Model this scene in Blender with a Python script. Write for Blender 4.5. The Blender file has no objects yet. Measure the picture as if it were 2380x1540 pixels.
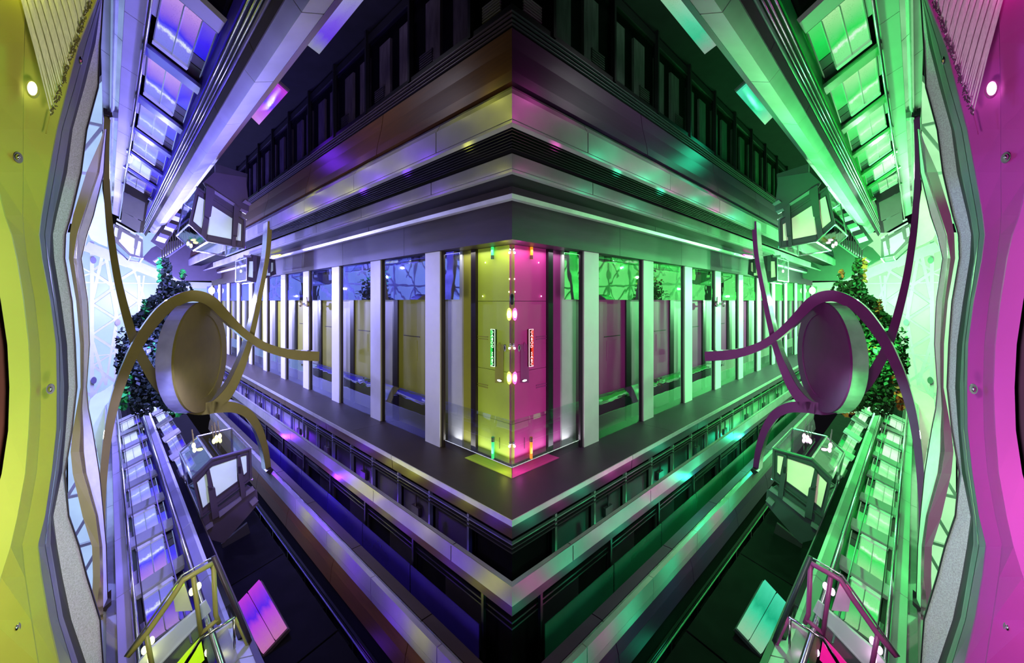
import bpy, bmesh, math, random
from mathutils import Vector
random.seed(7)
SC = bpy.context.scene
COL = SC.collection
R2 = math.sqrt(2.0)
F, CX, CY = 940.0, 1190.0, 700.0          # focal length, principal column, horizon row in the 2380x1540 frame
# Each arm of the atrium has its own axes: s runs away along the arm, u across it, v up.
def W(p):
    s, u, v = p
    return Vector(((-s + u) / R2, (s + u) / R2, v))

# ------------------------------------------------------------------ camera
cam = bpy.data.cameras.new('camera'); cam.sensor_fit = 'HORIZONTAL'; cam.sensor_width = 36.0
cam.lens = 36.0 * F / 2380.0
cam.shift_y = (CY - 770.0) / 2380.0
cam.clip_start = 0.05; cam.clip_end = 400
camo = bpy.data.objects.new('camera', cam); COL.objects.link(camo)
camo.location = (0, 0, 0); camo.rotation_euler = (math.pi / 2, 0, 0)
SC.camera = camo
# ------------------------------------------------------------------ world, exposure
wd = bpy.data.worlds.new('world'); SC.world = wd; wd.use_nodes = True
wd.node_tree.nodes['Background'].inputs[0].default_value = (0.30, 0.28, 0.36, 1)
wd.node_tree.nodes['Background'].inputs[1].default_value = 0.012
SC.view_settings.view_transform = 'Standard'; SC.view_settings.look = 'None'
SC.view_settings.gamma = 1.0; SC.view_settings.use_curve_mapping = False
SC.view_settings.exposure = 0.0
SC.cycles.max_bounces = 6; SC.cycles.diffuse_bounces = 3; SC.cycles.glossy_bounces = 3; SC.cycles.transparent_max_bounces = 12; SC.cycles.sample_clamp_indirect = 4.0
# ------------------------------------------------------------------ lights of both arms: real lamps and added lights without fixtures
TINT = {'L': {'arm': (0.23, 0.20, 1.0), 'pale': (0.44, 0.45, 1.0), 'near': (1.0, 0.98, 0.90), 'lamp': (0.92, 1.0, 0.10), 'vio': (0.17, 0.02, 1.0), 'neutral': (0.88, 0.86, 1.0), 'white': (0.86, 0.92, 1.0)},
        'R': {'arm': (0.07, 1.0, 0.20), 'pale': (0.32, 1.0, 0.42), 'near': (1.0, 0.86, 0.97), 'lamp': (1.0, 0.06, 0.62), 'vio': (0.02, 0.9, 0.42), 'neutral': (1.0, 0.92, 1.0), 'white': (0.86, 1.0, 0.88)}}
def light(kind, p, tint, watts, radius=0.3, target=None, cone=60, blend=0.6, size=(1, 1)):
    for side in 'LR':
        d = bpy.data.lights.new('lamp_light', kind)
        d.energy = watts * (0.95 if side == 'R' and tint in ('arm', 'pale') and p[0] < 19 else 0.8 if side == 'R' and tint in ('arm', 'pale') else 1.0); d.color = TINT[side][tint]
        if kind == 'AREA':
            d.shape = 'RECTANGLE'; d.size, d.size_y = size
        else:
            d.shadow_soft_size = radius
        if kind == 'SPOT':
            d.spot_size = math.radians(cone); d.spot_blend = blend
        o = bpy.data.objects.new('lamp_light', d); COL.objects.link(o)
        a = W(p); b = W(target) if target else None
        if side == 'R':
            a.x = -a.x
            if b: b.x = -b.x
        o.location = a
        if b: o.rotation_euler = (b - a).to_track_quat('-Z', 'Y').to_euler()
# coloured floods deep in the arm (lit faces turn towards the arm's axis)
for (p, q, w) in (((9.5, 2.4, 1.6), (9.8, 0.5, 5.4), 560), ((13, 2.6, 1.6), (13.5, 0.6, 5.4), 950), ((17, 2.6, 1.4), (17.5, 0.7, 5.4), 1150),
                  ((9.5, 2.2, -1.6), (9.8, 0.6, -5.4), 700), ((13, 2.2, -1.6), (13.5, 0.6, -5.4), 950), ((17, 2.4, -1.4), (17.5, 0.7, -5.4), 1150)):
    light('SPOT', p, 'arm', w, 0.12, q, 130, 0.6)
for (p, w) in (((19.5, 1.0, 1.8), 1000), ((19.5, 1.0, -1.8), 900), ((26, 1.4, 0.8), 2400), ((34, 1.8, 0.4), 2600)):
    light('POINT', p, 'arm', w, 0.05)
for (p, w) in (((18.5, 2.4, 1.2), 260), ((18.5, 2.2, -2.6), 240), ((24, 2.6, 0.5), 2200), ((31, 3.0, 0), 2600), ((39, 1.0, 0), 1500)):
    light('POINT', p, 'pale', w, 0.05)
light('SPOT', (9.0, 0.7, -0.9), 'pale', 1700, 0.1, (16.0, 6.0, -1.1), 46, 0.7)  # added spot aimed to brighten the columns
light('SPOT', (12.0, 0.9, 0.6), 'pale', 700, 0.1, (20.0, 4.4, 2.4), 46, 0.7)
light('SPOT', (12.0, 0.9, -1.6), 'pale', 700, 0.1, (20.0, 4.4, -4.8), 46, 0.7)
light('AREA', (36, -1.0, 0), 'white', 420, target=(46, -1.5, 0), size=(3, 3))  # added light to whiten the skylight bars
# added spots that brighten the curved balcony, the ribbon sculpture and the lifts
light('SPOT', (3.2, 0.45, 0.2), 'near', 300, 0.25, (7.0, -1.15, 0.0), 150, 0.5)
light('SPOT', (3.6, 0.25, -2.6), 'near', 270, 0.25, (7.0, -0.9, -3.2), 110, 0.8)
light('SPOT', (4.0, 0.9, 0.2), 'near', 420, 0.3, (16, 1.9, -0.9), 34, 0.9)
light('SPOT', (4.0, 1.1, 0.6), 'white', 190, 0.3, (15, 2.5, 2.6), 40, 0.9)
light('SPOT', (3.0, 1.1, -0.6), 'white', 230, 0.3, (11.5, 1.9, -4.4), 44, 0.9)
light('SPOT', (17.6, 0.6, 2.0), 'white', 1000, 0.2, (24, 0.55, 3.2), 26, 0.5)
# added soft fill on the columns near the corner
light('AREA', (6.5, 1.0, -0.9), 'neutral', 118, target=(10.5, 6, -1.0), size=(1.6, 2.0))
# cove lights inside the corner bay
light('AREA', (7.3, 6.22, 1.20), 'near', 12, target=(7.3, 6.30, -1.5), size=(2.4, 0.3))
light('AREA', (7.3, 6.22, -3.55), 'near', 14, target=(7.3, 6.30, -0.5), size=(2.4, 0.3))
light('POINT', (6.35, 6.12, 1.10), 'lamp', 2.0, 0.05)
light('POINT', (6.35, 6.12, -3.50), 'lamp', 2.0, 0.05)
for s in (10.4, 13.6, 16.8, 20.0):
    light('AREA', (s, 6.25, 1.22), 'near', 5, target=(s, 6.32, -1.5), size=(2.0, 0.25))
# added point lights, no fixtures, for coloured patches on the metal balcony edges
for (s, u, v, t, w) in ((4.3, 3.45, 2.72, 'lamp', 5.6), (6.7, 3.45, 2.72, 'vio', 11.2), (7.5, 3.45, 2.66, 'lamp', 4.0), (8.6, 3.45, 2.72, 'vio', 14.4), (10.0, 3.45, 2.7, 'lamp', 6.4), (11.4, 3.45, 2.7, 'vio', 16.0), (13.0, 3.45, 2.7, 'lamp', 9.6), (14.5, 3.45, 2.7, 'vio', 19.2),
                        (4.6, 3.85, 3.16, 'lamp', 1.6), (5.4, 3.85, 3.16, 'lamp', 0.8), (9.0, 3.85, 3.16, 'lamp', 1.5), (12.2, 3.85, 3.16, 'lamp', 2.5),
                        (5.4, 4.35, 2.36, 'lamp', 1.5), (7.4, 4.35, 2.36, 'vio', 3), (9.4, 4.35, 2.36, 'vio', 4),
                        (5.0, 4.0, -4.6, 'lamp', 5.4), (6.2, 4.0, -4.62, 'vio', 9.0), (7.1, 4.0, -4.6, 'lamp', 5.4), (8.0, 4.0, -4.62, 'vio', 10.8), (9.3, 4.0, -4.6, 'lamp', 10.8), (10.3, 4.0, -4.6, 'lamp', 9.0), (12.0, 4.0, -4.6, 'vio', 14.4),
                        (4.6, 3.5, -6.15, 'vio', 9.6), (5.6, 3.5, -6.15, 'vio', 12.0), (6.5, 3.5, -6.15, 'lamp', 9.6), (7.4, 3.5, -6.15, 'vio', 16.8), (9.4, 3.5, -6.15, 'vio', 21.6), (10.4, 3.5, -6.15, 'lamp', 7.2), (11.5, 3.5, -6.15, 'vio', 19.2), (12.5, 3.5, -6.15, 'lamp', 12.0), (13.5, 3.5, -6.15, 'vio', 21.6)):
    light('POINT', (s, u, v), t, w, 0.08)
light('POINT', (14.0, 3.3, 5.2), 'vio', 40, 0.3)  # added violet points that tint the dark facades and glazed gallery
light('POINT', (9.5, 3.3, -8.5), 'vio', 14, 0.3)
light('POINT', (12.0, 4.3, -5.2), 'vio', 50, 0.1)
light('POINT', (17.0, 4.3, -5.2), 'vio', 90, 0.1)
light('POINT', (5.2, 3.2, 3.7), 'lamp', 5, 0.2)
light('AREA', (8.0, 2.2, 5.2), 'neutral', 50, target=(9.0, 4.5, 5.6), size=(2, .5))  # added fill to bring out the curtained upper windows
light('POINT', (27.5, -0.75, 4.6), 'white', 130, 0.2)  # added points that brighten the pale stretched panels
light('POINT', (27.5, -0.75, -6.3), 'white', 160, 0.2)
light('POINT', (6.35, -0.70, 3.38), 'lamp', 8, 0.05)

# ------------------------------------------------------------------ materials (two palettes)
def lin(c):
    c = c / 255.0
    return c / 12.92 if c <= 0.04045 else ((c + 0.055) / 1.055) ** 2.4
def rgb(c): return (lin(c[0]), lin(c[1]), lin(c[2]), 1)
MATS = {}
def mat(key, L, R, rough=0.5, metal=0.0, var=0.12, scale=3.0, bump=0.0, bscale=60.0, emit=0.0, stretch=(1, 1, 1), spec=0.5):
    for side, c in (('L', L), ('R', R)):
        m = bpy.data.materials.new(key + '_' + side); m.use_nodes = True
        nt = m.node_tree; b = nt.nodes['Principled BSDF']
        tc = nt.nodes.new('ShaderNodeTexCoord')
        mp = nt.nodes.new('ShaderNodeMapping'); mp.inputs['Scale'].default_value = stretch
        nt.links.new(tc.outputs['Object'], mp.inputs['Vector'])
        n = nt.nodes.new('ShaderNodeTexNoise'); n.inputs['Scale'].default_value = scale; n.inputs['Detail'].default_value = 4
        nt.links.new(mp.outputs[0], n.inputs['Vector'])
        cr = nt.nodes.new('ShaderNodeValToRGB')
        a = rgb(c)
        cr.color_ramp.elements[0].position = 0.3; cr.color_ramp.elements[1].position = 0.7
        cr.color_ramp.elements[0].color = tuple(x * (1 - var) for x in a[:3]) + (1,)
        cr.color_ramp.elements[1].color = tuple(min(1, x * (1 + var)) for x in a[:3]) + (1,)
        nt.links.new(n.outputs['Fac'], cr.inputs['Fac'])
        nt.links.new(cr.outputs[0], b.inputs['Base Color'])
        b.inputs['Specular IOR Level'].default_value = spec; b.inputs['Roughness'].default_value = rough; b.inputs['Metallic'].default_value = metal
        if bump:
            n2 = nt.nodes.new('ShaderNodeTexNoise'); n2.inputs['Scale'].default_value = bscale; n2.inputs['Detail'].default_value = 2
            nt.links.new(mp.outputs[0], n2.inputs['Vector'])
            bp = nt.nodes.new('ShaderNodeBump'); bp.inputs['Strength'].default_value = bump; bp.inputs['Distance'].default_value = 0.02
            nt.links.new(n2.outputs['Fac'], bp.inputs['Height']); nt.links.new(bp.outputs[0], b.inputs['Normal'])
        if emit and key == 'sky': nt.links.remove(b.inputs['Base Color'].links[0]); b.inputs['Base Color'].default_value = (.03, .03, .04, 1)
        if emit:
            nt.links.new(cr.outputs[0], b.inputs['Emission Color']); b.inputs['Emission Strength'].default_value = emit
        MATS[(key, side)] = m
def glass(key, L, R, fac=0.25, rough=0.02, tint=None):
    for side, c in (('L', L), ('R', R)):
        m = bpy.data.materials.new(key + '_' + side); m.use_nodes = True
        nt = m.node_tree; nt.nodes.remove(nt.nodes['Principled BSDF'])
        out = nt.nodes['Material Output']
        t = nt.nodes.new('ShaderNodeBsdfTransparent'); g = nt.nodes.new('ShaderNodeBsdfGlossy')
        tc = rgb(tint[0] if side == 'L' else tint[1]) if tint else (0.93, 0.95, 0.97, 1)
        t.inputs[0].default_value = tc
        g.inputs['Color'].default_value = rgb(c); g.inputs['Roughness'].default_value = rough
        n = nt.nodes.new('ShaderNodeTexNoise'); n.inputs['Scale'].default_value = 1.3
        bp = nt.nodes.new('ShaderNodeBump'); bp.inputs['Strength'].default_value = 0.06; bp.inputs['Distance'].default_value = 0.05
        tx = nt.nodes.new('ShaderNodeTexCoord'); nt.links.new(tx.outputs['Object'], n.inputs['Vector'])
        nt.links.new(n.outputs['Fac'], bp.inputs['Height']); nt.links.new(bp.outputs[0], g.inputs['Normal'])
        mx = nt.nodes.new('ShaderNodeMixShader'); mx.inputs[0].default_value = fac
        nt.links.new(t.outputs[0], mx.inputs[1]); nt.links.new(g.outputs[0], mx.inputs[2])
        nt.links.new(mx.outputs[0], out.inputs['Surface'])
        MATS[(key, side)] = m
def screen(key, stopsL, stopsR, strength, drop=0.5, splash=0.5):
    """Backlit wet glass: colour bands along the pane (UV y), droplets and a white splash."""
    for side, st in (('L', stopsL), ('R', stopsR)):
        m = bpy.data.materials.new(key + '_' + side); m.use_nodes = True
        nt = m.node_tree; b = nt.nodes['Principled BSDF']
        uv = nt.nodes.new('ShaderNodeUVMap'); uv.uv_map = 'UVMap'
        sx = nt.nodes.new('ShaderNodeSeparateXYZ'); nt.links.new(uv.outputs[0], sx.inputs[0])
        n = nt.nodes.new('ShaderNodeTexNoise'); n.inputs['Scale'].default_value = 3.0; n.inputs['Detail'].default_value = 3
        nt.links.new(uv.outputs[0], n.inputs['Vector'])
        ma = nt.nodes.new('ShaderNodeMath'); ma.operation = 'MULTIPLY_ADD'; ma.inputs[1].default_value = 0.22; 
        nt.links.new(n.outputs['Fac'], ma.inputs[0]); nt.links.new(sx.outputs['Y'], ma.inputs[2])
        sub = nt.nodes.new('ShaderNodeMath'); sub.operation = 'SUBTRACT'; sub.inputs[1].default_value = 0.11
        nt.links.new(ma.outputs[0], sub.inputs[0])
        cr = nt.nodes.new('ShaderNodeValToRGB')
        els = cr.color_ramp.elements
        while len(els) < len(st): els.new(0.5)
        for e, (pos, c) in zip(els, st): e.position = pos; e.color = rgb(c)
        nt.links.new(sub.outputs[0], cr.inputs['Fac'])
        vo = nt.nodes.new('ShaderNodeTexVoronoi'); vo.inputs['Scale'].default_value = 46.0
        nt.links.new(uv.outputs[0], vo.inputs['Vector'])
        lt = nt.nodes.new('ShaderNodeMath'); lt.operation = 'LESS_THAN'; lt.inputs[1].default_value = 0.22
        nt.links.new(vo.outputs['Distance'], lt.inputs[0])
        ns = nt.nodes.new('ShaderNodeTexNoise'); ns.inputs['Scale'].default_value = 5.0
        nt.links.new(uv.outputs[0], ns.inputs['Vector'])
        gt = nt.nodes.new('ShaderNodeMath'); gt.operation = 'GREATER_THAN'; gt.inputs[1].default_value = 0.5
        nt.links.new(ns.outputs['Fac'], gt.inputs[0])
        mm = nt.nodes.new('ShaderNodeMath'); mm.operation = 'MULTIPLY'; nt.links.new(lt.outputs[0], mm.inputs[0]); nt.links.new(gt.outputs[0], mm.inputs[1])
        mf = nt.nodes.new('ShaderNodeMath'); mf.operation = 'MULTIPLY'; mf.inputs[1].default_value = drop; nt.links.new(mm.outputs[0], mf.inputs[0])
        dk = nt.nodes.new('ShaderNodeMix'); dk.data_type = 'RGBA'; dk.blend_type = 'MULTIPLY'
        dk.inputs['B'].default_value = (0.18, 0.16, 0.5, 1) if side == 'L' else (0.1, 0.4, 0.18, 1)
        nt.links.new(mf.outputs[0], dk.inputs['Factor']); nt.links.new(cr.outputs[0], dk.inputs['A'])
        # splash
        n3 = nt.nodes.new('ShaderNodeTexNoise'); n3.inputs['Scale'].default_value = 6.0; n3.inputs['Detail'].default_value = 6; n3.inputs['Roughness'].default_value = 0.75
        nt.links.new(uv.outputs[0], n3.inputs['Vector'])
        pw = nt.nodes.new('ShaderNodeMapRange'); pw.inputs['From Min'].default_value = 0.10; pw.inputs['From Max'].default_value = 0.34
        nt.links.new(sx.outputs['Y'], pw.inputs['Value'])
        pw2 = nt.nodes.new('ShaderNodeMapRange'); pw2.inputs['From Min'].default_value = 0.52; pw2.inputs['From Max'].default_value = 0.34
        nt.links.new(sx.outputs['Y'], pw2.inputs['Value'])
        mb = nt.nodes.new('ShaderNodeMath'); mb.operation = 'MULTIPLY'; nt.links.new(pw.outputs[0], mb.inputs[0]); nt.links.new(pw2.outputs[0], mb.inputs[1])
        ad = nt.nodes.new('ShaderNodeMath'); ad.operation = 'MULTIPLY'; nt.links.new(mb.outputs[0], ad.inputs[0]); nt.links.new(n3.outputs['Fac'], ad.inputs[1])
        g2 = nt.nodes.new('ShaderNodeMapRange'); g2.inputs['From Min'].default_value = 0.34; g2.inputs['From Max'].default_value = 0.50; g2.inputs['To Max'].default_value = splash
        nt.links.new(ad.outputs[0], g2.inputs['Value'])
        wx = nt.nodes.new('ShaderNodeMix'); wx.data_type = 'RGBA'
        wx.inputs['B'].default_value = (0.80, 0.86, 1.0, 1) if side == 'L' else (0.75, 1.0, 0.78, 1)
        nt.links.new(g2.outputs[0], wx.inputs['Factor']); nt.links.new(dk.outputs['Result'], wx.inputs['A'])
        b.inputs['Base Color'].default_value = (0.02, 0.02, 0.03, 1); b.inputs['Roughness'].default_value = 0.15
        nt.links.new(wx.outputs['Result'], b.inputs['Emission Color']); b.inputs['Emission Strength'].default_value = strength
        MATS[(key, side)] = m

mat('paint', (178, 174, 68), (180, 60, 150), 0.6, var=0.08, scale=0.8, spec=0.2)  # coloured lamp light on the curved wall, put into the base colour
mat('paint_pale', (196, 202, 84), (204, 76, 174), 0.6, var=0.06, scale=0.8, spec=0.2)  # paler tone of the wall colour that carries the coloured light
mat('copper', (92, 38, 18), (70, 22, 60), 0.6, var=0.3, scale=1.5)
mat('ringsteel', (132, 128, 140), (124, 140, 132), 0.42, 0.5, var=0.15, scale=1.2)
mat('dark', (34, 27, 36), (26, 34, 32), 0.5, var=0.2)
mat('dark_matte', (15, 12, 20), (11, 18, 15), 0.9, var=0.25, spec=0.05)
mat('black', (12, 9, 12), (9, 12, 10), 0.4, var=0.2)
mat('speckle', (200, 194, 216), (190, 216, 200), 0.5, 0.0, var=0.25, scale=70, bump=0.4, bscale=110)
mat('olive', (158, 152, 78), (150, 66, 122), 0.4, var=0.06)
mat('gold', (200, 186, 110), (200, 120, 170), 0.25, 0.8, var=0.1)
mat('whitestrip', (226, 228, 226), (232, 226, 230), 0.45, var=0.06, scale=8)
mat('steel', (206, 206, 214), (202, 212, 206), 0.40, 0.55, var=0.14, scale=0.9, bump=0.25, bscale=1.6)
mat('mirror', (214, 216, 226), (212, 222, 216), 0.12, 0.8, var=0.06, bump=0.35, bscale=1.1)
mat('drumsteel', (190, 190, 214), (184, 212, 192), 0.25, 0.35, var=0.3, scale=1.2, bump=0.5, bscale=2.0)
mat('violetpanel', (188, 178, 200), (176, 200, 184), 0.45, 0.25, var=0.08, scale=1.0)
mat('tube', (226, 228, 236), (224, 236, 228), 0.22, 0.9, var=0.05)
mat('bronze', (122, 112, 46), (118, 32, 106), 0.7, 0.0, var=0.06, spec=0.12)
mat('fascia', (52, 40, 28), (60, 30, 60), 0.5, var=0.14, scale=2, stretch=(1, 1, 8), spec=0.45)
mat('spandrel', (120, 116, 196), (96, 190, 124), 0.25, 0.6, var=0.2, scale=1.0, bump=0.4, bscale=1.6)
mat('deepviolet', (70, 42, 205), (20, 180, 84), 0.45, 0.0, var=0.15)
mat('stripsteel', (214, 212, 214), (210, 214, 210), 0.45, 0.5, var=0.1)
mat('violetglass', (44, 30, 104), (24, 84, 60), 0.2, 0.0, var=0.2, scale=1.2)
mat('bandsteel', (168, 164, 166), (162, 168, 164), 0.40, 0.40, var=0.22, scale=0.8, bump=0.25, bscale=1.4)
mat('wood', (78, 48, 26), (56, 30, 62), 0.36, var=0.22, scale=1.6, stretch=(1, 1, 14), spec=0.7)
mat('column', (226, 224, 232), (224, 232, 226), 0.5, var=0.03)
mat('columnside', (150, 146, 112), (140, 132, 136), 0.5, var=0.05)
mat('innerwall', (150, 150, 44), (158, 46, 128), 0.55, var=0.07, scale=1.2)
mat('innerbright', (176, 200, 58), (204, 52, 148), 0.55, var=0.07, scale=1.2)  # inner wall colour with the corner bay's lamp brightness put in
mat('innergrey', (170, 168, 140), (164, 150, 160), 0.5, var=0.05)
mat('innerlavender', (196, 196, 206), (196, 206, 198), 0.5, var=0.04)
mat('mullion', (34, 22, 16), (26, 16, 30), 0.35, var=0.15)
mat('slat', (20, 17, 28), (15, 24, 20), 0.35, 0.3, var=0.2)
mat('curtaincloth', (112, 106, 108), (104, 112, 106), 0.8, var=0.3, scale=2, stretch=(6, 6, 1))
mat('plum', (60, 47, 60), (42, 60, 56), 0.45, 0.1, var=0.08)
mat('plumlight', (112, 101, 116), (96, 118, 110), 0.4, 0.2, var=0.08)
mat('greybox', (98, 94, 100), (96, 106, 98), 0.45, 0.1, var=0.08)
mat('frost', (216, 236, 204), (238, 218, 198), 0.35, var=0.10, scale=1.1)
mat('lattice', (236, 240, 250), (238, 250, 240), 0.4, var=0.03)
mat('sail', (214, 240, 234), (232, 238, 206), 0.6, var=0.04)
mat('sky', (170, 200, 252), (172, 250, 176), 0.3, var=0.16, scale=0.35, emit=1.05)
mat('beam', (58, 46, 62), (44, 66, 56), 0.6, var=0.1)
mat('rail', (120, 112, 170), (104, 164, 128), 0.35, 0.4, var=0.1)
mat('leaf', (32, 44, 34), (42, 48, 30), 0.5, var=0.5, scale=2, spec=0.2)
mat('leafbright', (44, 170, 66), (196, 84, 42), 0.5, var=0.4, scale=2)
mat('branch', (60, 48, 40), (60, 48, 40), 0.7)
mat('curtain', (246, 246, 196), (246, 204, 232), 0.7, var=0.10, scale=14, stretch=(5, 5, 1), bump=0.3, bscale=40)
mat('fringe', (96, 88, 40), (92, 44, 84), 0.8, var=0.3)
mat('chrome', (210, 208, 190), (214, 200, 210), 0.15, 1.0)
mat('lampglow', (255, 255, 150), (255, 180, 235), 0.4, var=0.0, emit=5.0)
mat('lampglow_soft', (250, 255, 90), (255, 90, 205), 0.4, var=0.0, emit=2.5)
mat('whiteglow', (255, 255, 240), (255, 245, 255), 0.4, var=0.0, emit=6.0)
mat('striplight', (220, 222, 255), (222, 255, 228), 0.4, var=0.0, emit=1.2)
mat('signglow', (40, 200, 70), (214, 50, 30), 0.4, var=0.25, scale=9, emit=0.9)
mat('signdark', (8, 60, 24), (84, 12, 10), 0.4, var=0.1)
mat('letters', (226, 255, 214), (255, 214, 226), 0.4, var=0.0, emit=1.5)
mat('tubeglow', (60, 240, 130), (250, 150, 30), 0.3, var=0.1, emit=1.0)
mat('floorglow', (196, 255, 30), (255, 30, 150), 0.4, var=0.08, emit=0.95)
mat('patch', (232, 230, 190), (240, 190, 220), 0.5, var=0.08, scale=6)
glass('clear', (225, 228, 255), (225, 255, 232), 0.10, 0.02)
glass('cabglass', (225, 228, 255), (225, 255, 232), 0.22, 0.03)
glass('upperpane', (170, 172, 255), (160, 255, 178), 0.66, 0.015)
glass('lowerpane', (215, 220, 255), (215, 255, 225), 0.34, 0.015)
glass('darkpane', (150, 140, 170), (140, 170, 150), 0.10, 0.08, tint=((225, 220, 232), (220, 232, 225)))
glass('blueglass', (120, 110, 255), (100, 255, 150), 0.25, 0.06, tint=((90, 60, 200), (40, 190, 110)))
BL = [(0.0, (118, 120, 232)), (0.34, (134, 130, 245)), (0.46, (54, 34, 250)), (0.62, (140, 96, 235)), (1.0, (196, 150, 236))]
GR = [(0.0, (120, 236, 140)), (0.34, (140, 248, 150)), (0.46, (30, 224, 84)), (0.62, (96, 226, 120)), (1.0, (170, 240, 160))]
BL2 = [(0.0, (142, 146, 246)), (0.4, (150, 160, 250)), (0.6, (128, 128, 246)), (1.0, (170, 158, 246))]
GR2 = [(0.0, (146, 248, 160)), (0.4, (170, 252, 176)), (0.6, (120, 242, 140)), (1.0, (176, 250, 176))]
BL3 = [(0.0, (176, 190, 250)), (0.5, (214, 226, 255)), (1.0, (190, 206, 255))]
GR3 = [(0.0, (182, 250, 186)), (0.5, (224, 255, 222)), (1.0, (200, 255, 204))]
BLD = [(0.0, (30, 6, 230)), (0.5, (60, 30, 252)), (1.0, (110, 84, 232))]
GRD = [(0.0, (10, 196, 66)), (0.5, (26, 226, 84)), (1.0, (84, 226, 112))]
VIO = [(0.0, (206, 120, 190)), (0.4, (196, 70, 240)), (0.55, (96, 30, 250)), (1.0, (206, 60, 232))]
TEA = [(0.0, (150, 214, 170)), (0.4, (60, 226, 170)), (0.55, (20, 190, 140)), (1.0, (80, 240, 190))]
LAV = [(0.0, (150, 154, 176)), (0.3, (104, 40, 250)), (0.5, (120, 70, 245)), (1.0, (166, 164, 214))]
LGR = [(0.0, (146, 178, 156)), (0.3, (30, 214, 150)), (0.5, (60, 226, 160)), (1.0, (166, 220, 176))]
screen('scr_near', BL, GR, 0.9, 0.5, 1.0)
screen('scr_mid', BL2, GR2, 0.9, 0.35, 0.8)
screen('scr_far', BL3, GR3, 1.0, 0.1, 0.2)
screen('scr_deep', BLD, GRD, 0.9, 0.5, 0.0)
screen('scr_vio', VIO, TEA, 0.8, 0.35, 0.0)
screen('scr_lav', LAV, LGR, 0.7, 0.6, 0.0)

# ------------------------------------------------------------------ unprojection: a pixel and a plane in the arm's axes
def ray(x, y):
    X = (x - CX) / F; Z = (CY - y) / F
    return (1 - X, 1 + X, R2 * Z)
def onS(x, y, S):
    r = ray(x, y); t = S / r[0]; return (S, r[1] * t, r[2] * t)
def onU(x, y, U):
    r = ray(x, y); t = U / r[1]; return (r[0] * t, U, r[2] * t)
def onP(x, y, n, d):
    r = ray(x, y); t = d / (n[0] * r[0] + n[1] * r[1] + n[2] * r[2]); return tuple(c * t for c in r)
UP = (0, 0.6, 1.0); LO = (0, 0.6, -1.0)
C1 = R2 / F
def KV(u, k): return u * k * C1                         # height of an edge that runs along the arm at distance u
def JU(s, j, d=5.4):
    v = d / (1 + 0.6 * j / R2); return (s, v * j / R2, v)
def JL(s, j, d=5.4):
    a = JU(s, j, d); return (a[0], a[1], -a[2])
def lerp(a, b, t): return tuple(x + (y - x) * t for x, y in zip(a, b))
def add(a, b): return tuple(x + y for x, y in zip(a, b))

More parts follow.
